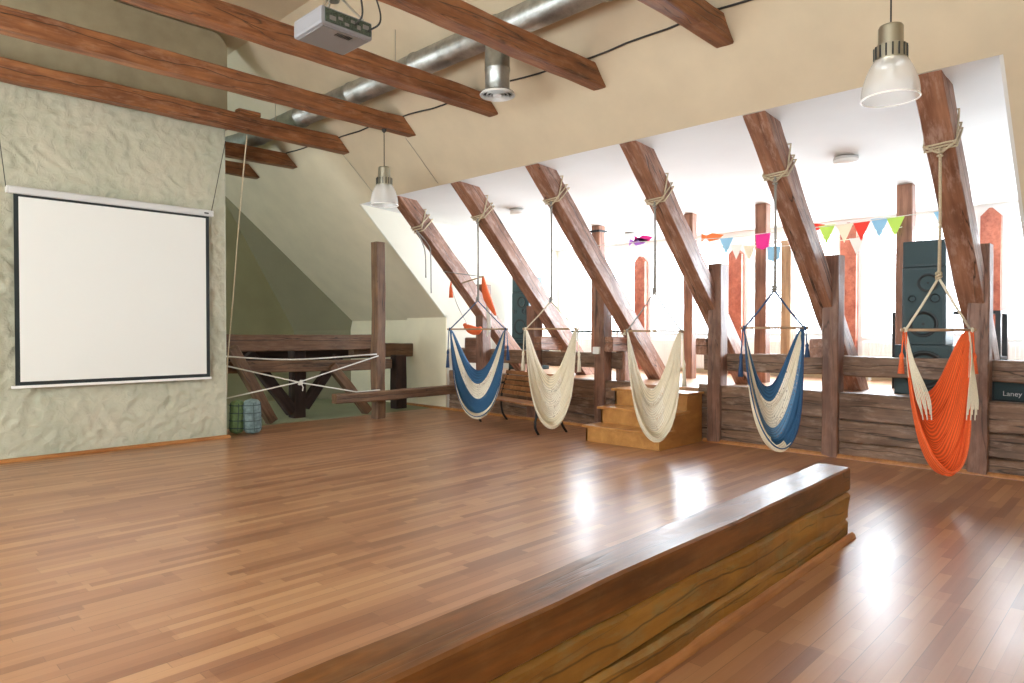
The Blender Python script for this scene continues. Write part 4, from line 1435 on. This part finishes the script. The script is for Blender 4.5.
# ================================================================== BUNTING
def garland(lab, pts, flags, wd=0.24, hh=0.32, sag=True):
    g_ = empty('bunting', pts[0])
    tag(g_, lab, 'bunting', 'pennant strings across the dormer')
    o0 = Vector(pts[0])
    sp = smooth_pts([Vector(p) - o0 for p in pts], 10)
    tube('string', sp, 0.006, M['rope_white'], g_, 5)
    for (y, z, c, shape) in flags:
        bm = BM()
        x = 10.55 - o0.x
        yy, zz = y - o0.y, z - o0.z
        th = 0.004
        if shape == 't':
            P = [(x, yy - wd / 2, zz), (x, yy + wd / 2, zz), (x - 0.02, yy, zz - hh)]
        elif shape == 's':
            P = [(x, yy - wd / 2, zz), (x, yy + wd / 2, zz), (x - 0.015, yy + wd / 2 - 0.02, zz - hh * 0.8), (x - 0.02, yy, zz - hh * 0.95), (x - 0.015, yy - wd / 2 + 0.02, zz - hh * 0.8)]
        else:
            P = [(x, yy - wd * .8, zz + 0.02), (x, yy - wd * .4, zz - 0.05), (x, yy + wd * .3, zz - 0.07), (x, yy + wd * .55, zz), (x, yy + wd * .9, zz - 0.06), (x, yy + wd * .9, zz + 0.08), (x, yy + wd * .5, zz + 0.03), (x, yy + wd * .1, zz + 0.07)]
        add_prism(bm, P, (th, 0, 0))
        mesh_obj('pennant', bm, FLAG[c], g_)
garland('upper string of coloured pennants and paper shapes near the dormer ceiling',
        [(10.55, 8.0, 3.25), (10.55, 6.9, 3.23), (10.55, 5.4, 3.15), (10.55, 4.3, 3.16), (10.55, 3.4, 3.17), (10.55, 2.6, 3.20), (10.55, 1.3, 3.24)],
        [(7.01, 3.24, 'purple', 'f'), (6.9, 3.28, 'magenta', 'f'), (5.54, 3.18, 'orange', 'f'), (5.30, 3.14, 'sky', 't'), (4.68, 3.16, 'magenta', 's'), (3.92, 3.17, 'red', 'f'),
         (3.70, 3.18, 'green', 't'), (3.45, 3.17, 'cream', 't'), (3.22, 3.18, 'red', 't'), (2.98, 3.20, 'sky', 't'), (2.78, 3.20, 'green', 't'), (2.2, 3.21, 'sky', 't')], hh=0.28)
garland('lower string of white and pale blue pennants below the upper string',
        [(10.57, 6.05, 3.12), (10.57, 5.1, 3.02), (10.57, 4.5, 2.93), (10.57, 3.2, 2.95), (10.57, 2.7, 3.05)],
        [(5.12, 3.02, 'white', 't'), (4.90, 2.98, 'cream', 't'), (4.50, 2.93, 'sky', 's'), (3.28, 2.95, 'white', 't')], hh=0.25, wd=0.22)

# plant on the window sill
p = empty('potted_plant', (12.5, 9.1, 1.5))
tag(p, 'small green potted plant on the left window sill', 'plant')
bm = BM(); add_lathe(bm, [(0.001, 0.0), (0.06, 0.0), (0.08, 0.13), (0.085, 0.14), (0.07, 0.13), (0.001, 0.12)], 20); mesh_obj('pot', bm, M['terracotta'], p, smooth=True)
bm = BM()
for k in range(26):
    a = random.uniform(0, 2 * PI); t = random.uniform(0.2, 1)
    L = 0.28
    dx, dy = math.cos(a) * t * 0.18, math.sin(a) * t * 0.2
    pts = [Vector((0, 0, 0.12)), Vector((dx * .5, dy * .5, 0.12 + L * .7)), Vector((dx * 1.2, dy * 1.2, 0.12 + L * (1.1 - t * .5)))]
    sd = Vector((-math.sin(a), math.cos(a), 0)) * 0.016
    v = [bm.verts.new(q) for q in (pts[0] - sd * .3, pts[0] + sd * .3, pts[1] + sd, pts[1] - sd, pts[2])]
    bm.faces.new(v[:4]); bm.faces.new([v[3], v[2], v[4]])
lf = mesh_obj('leaves', bm, M['green'], p)
lf.modifiers.new('thickness', 'SOLIDIFY').thickness = 0.003
# a tree crown outside the left windows is not modelled: it is lost in the glare

bpy.context.view_layer.update()
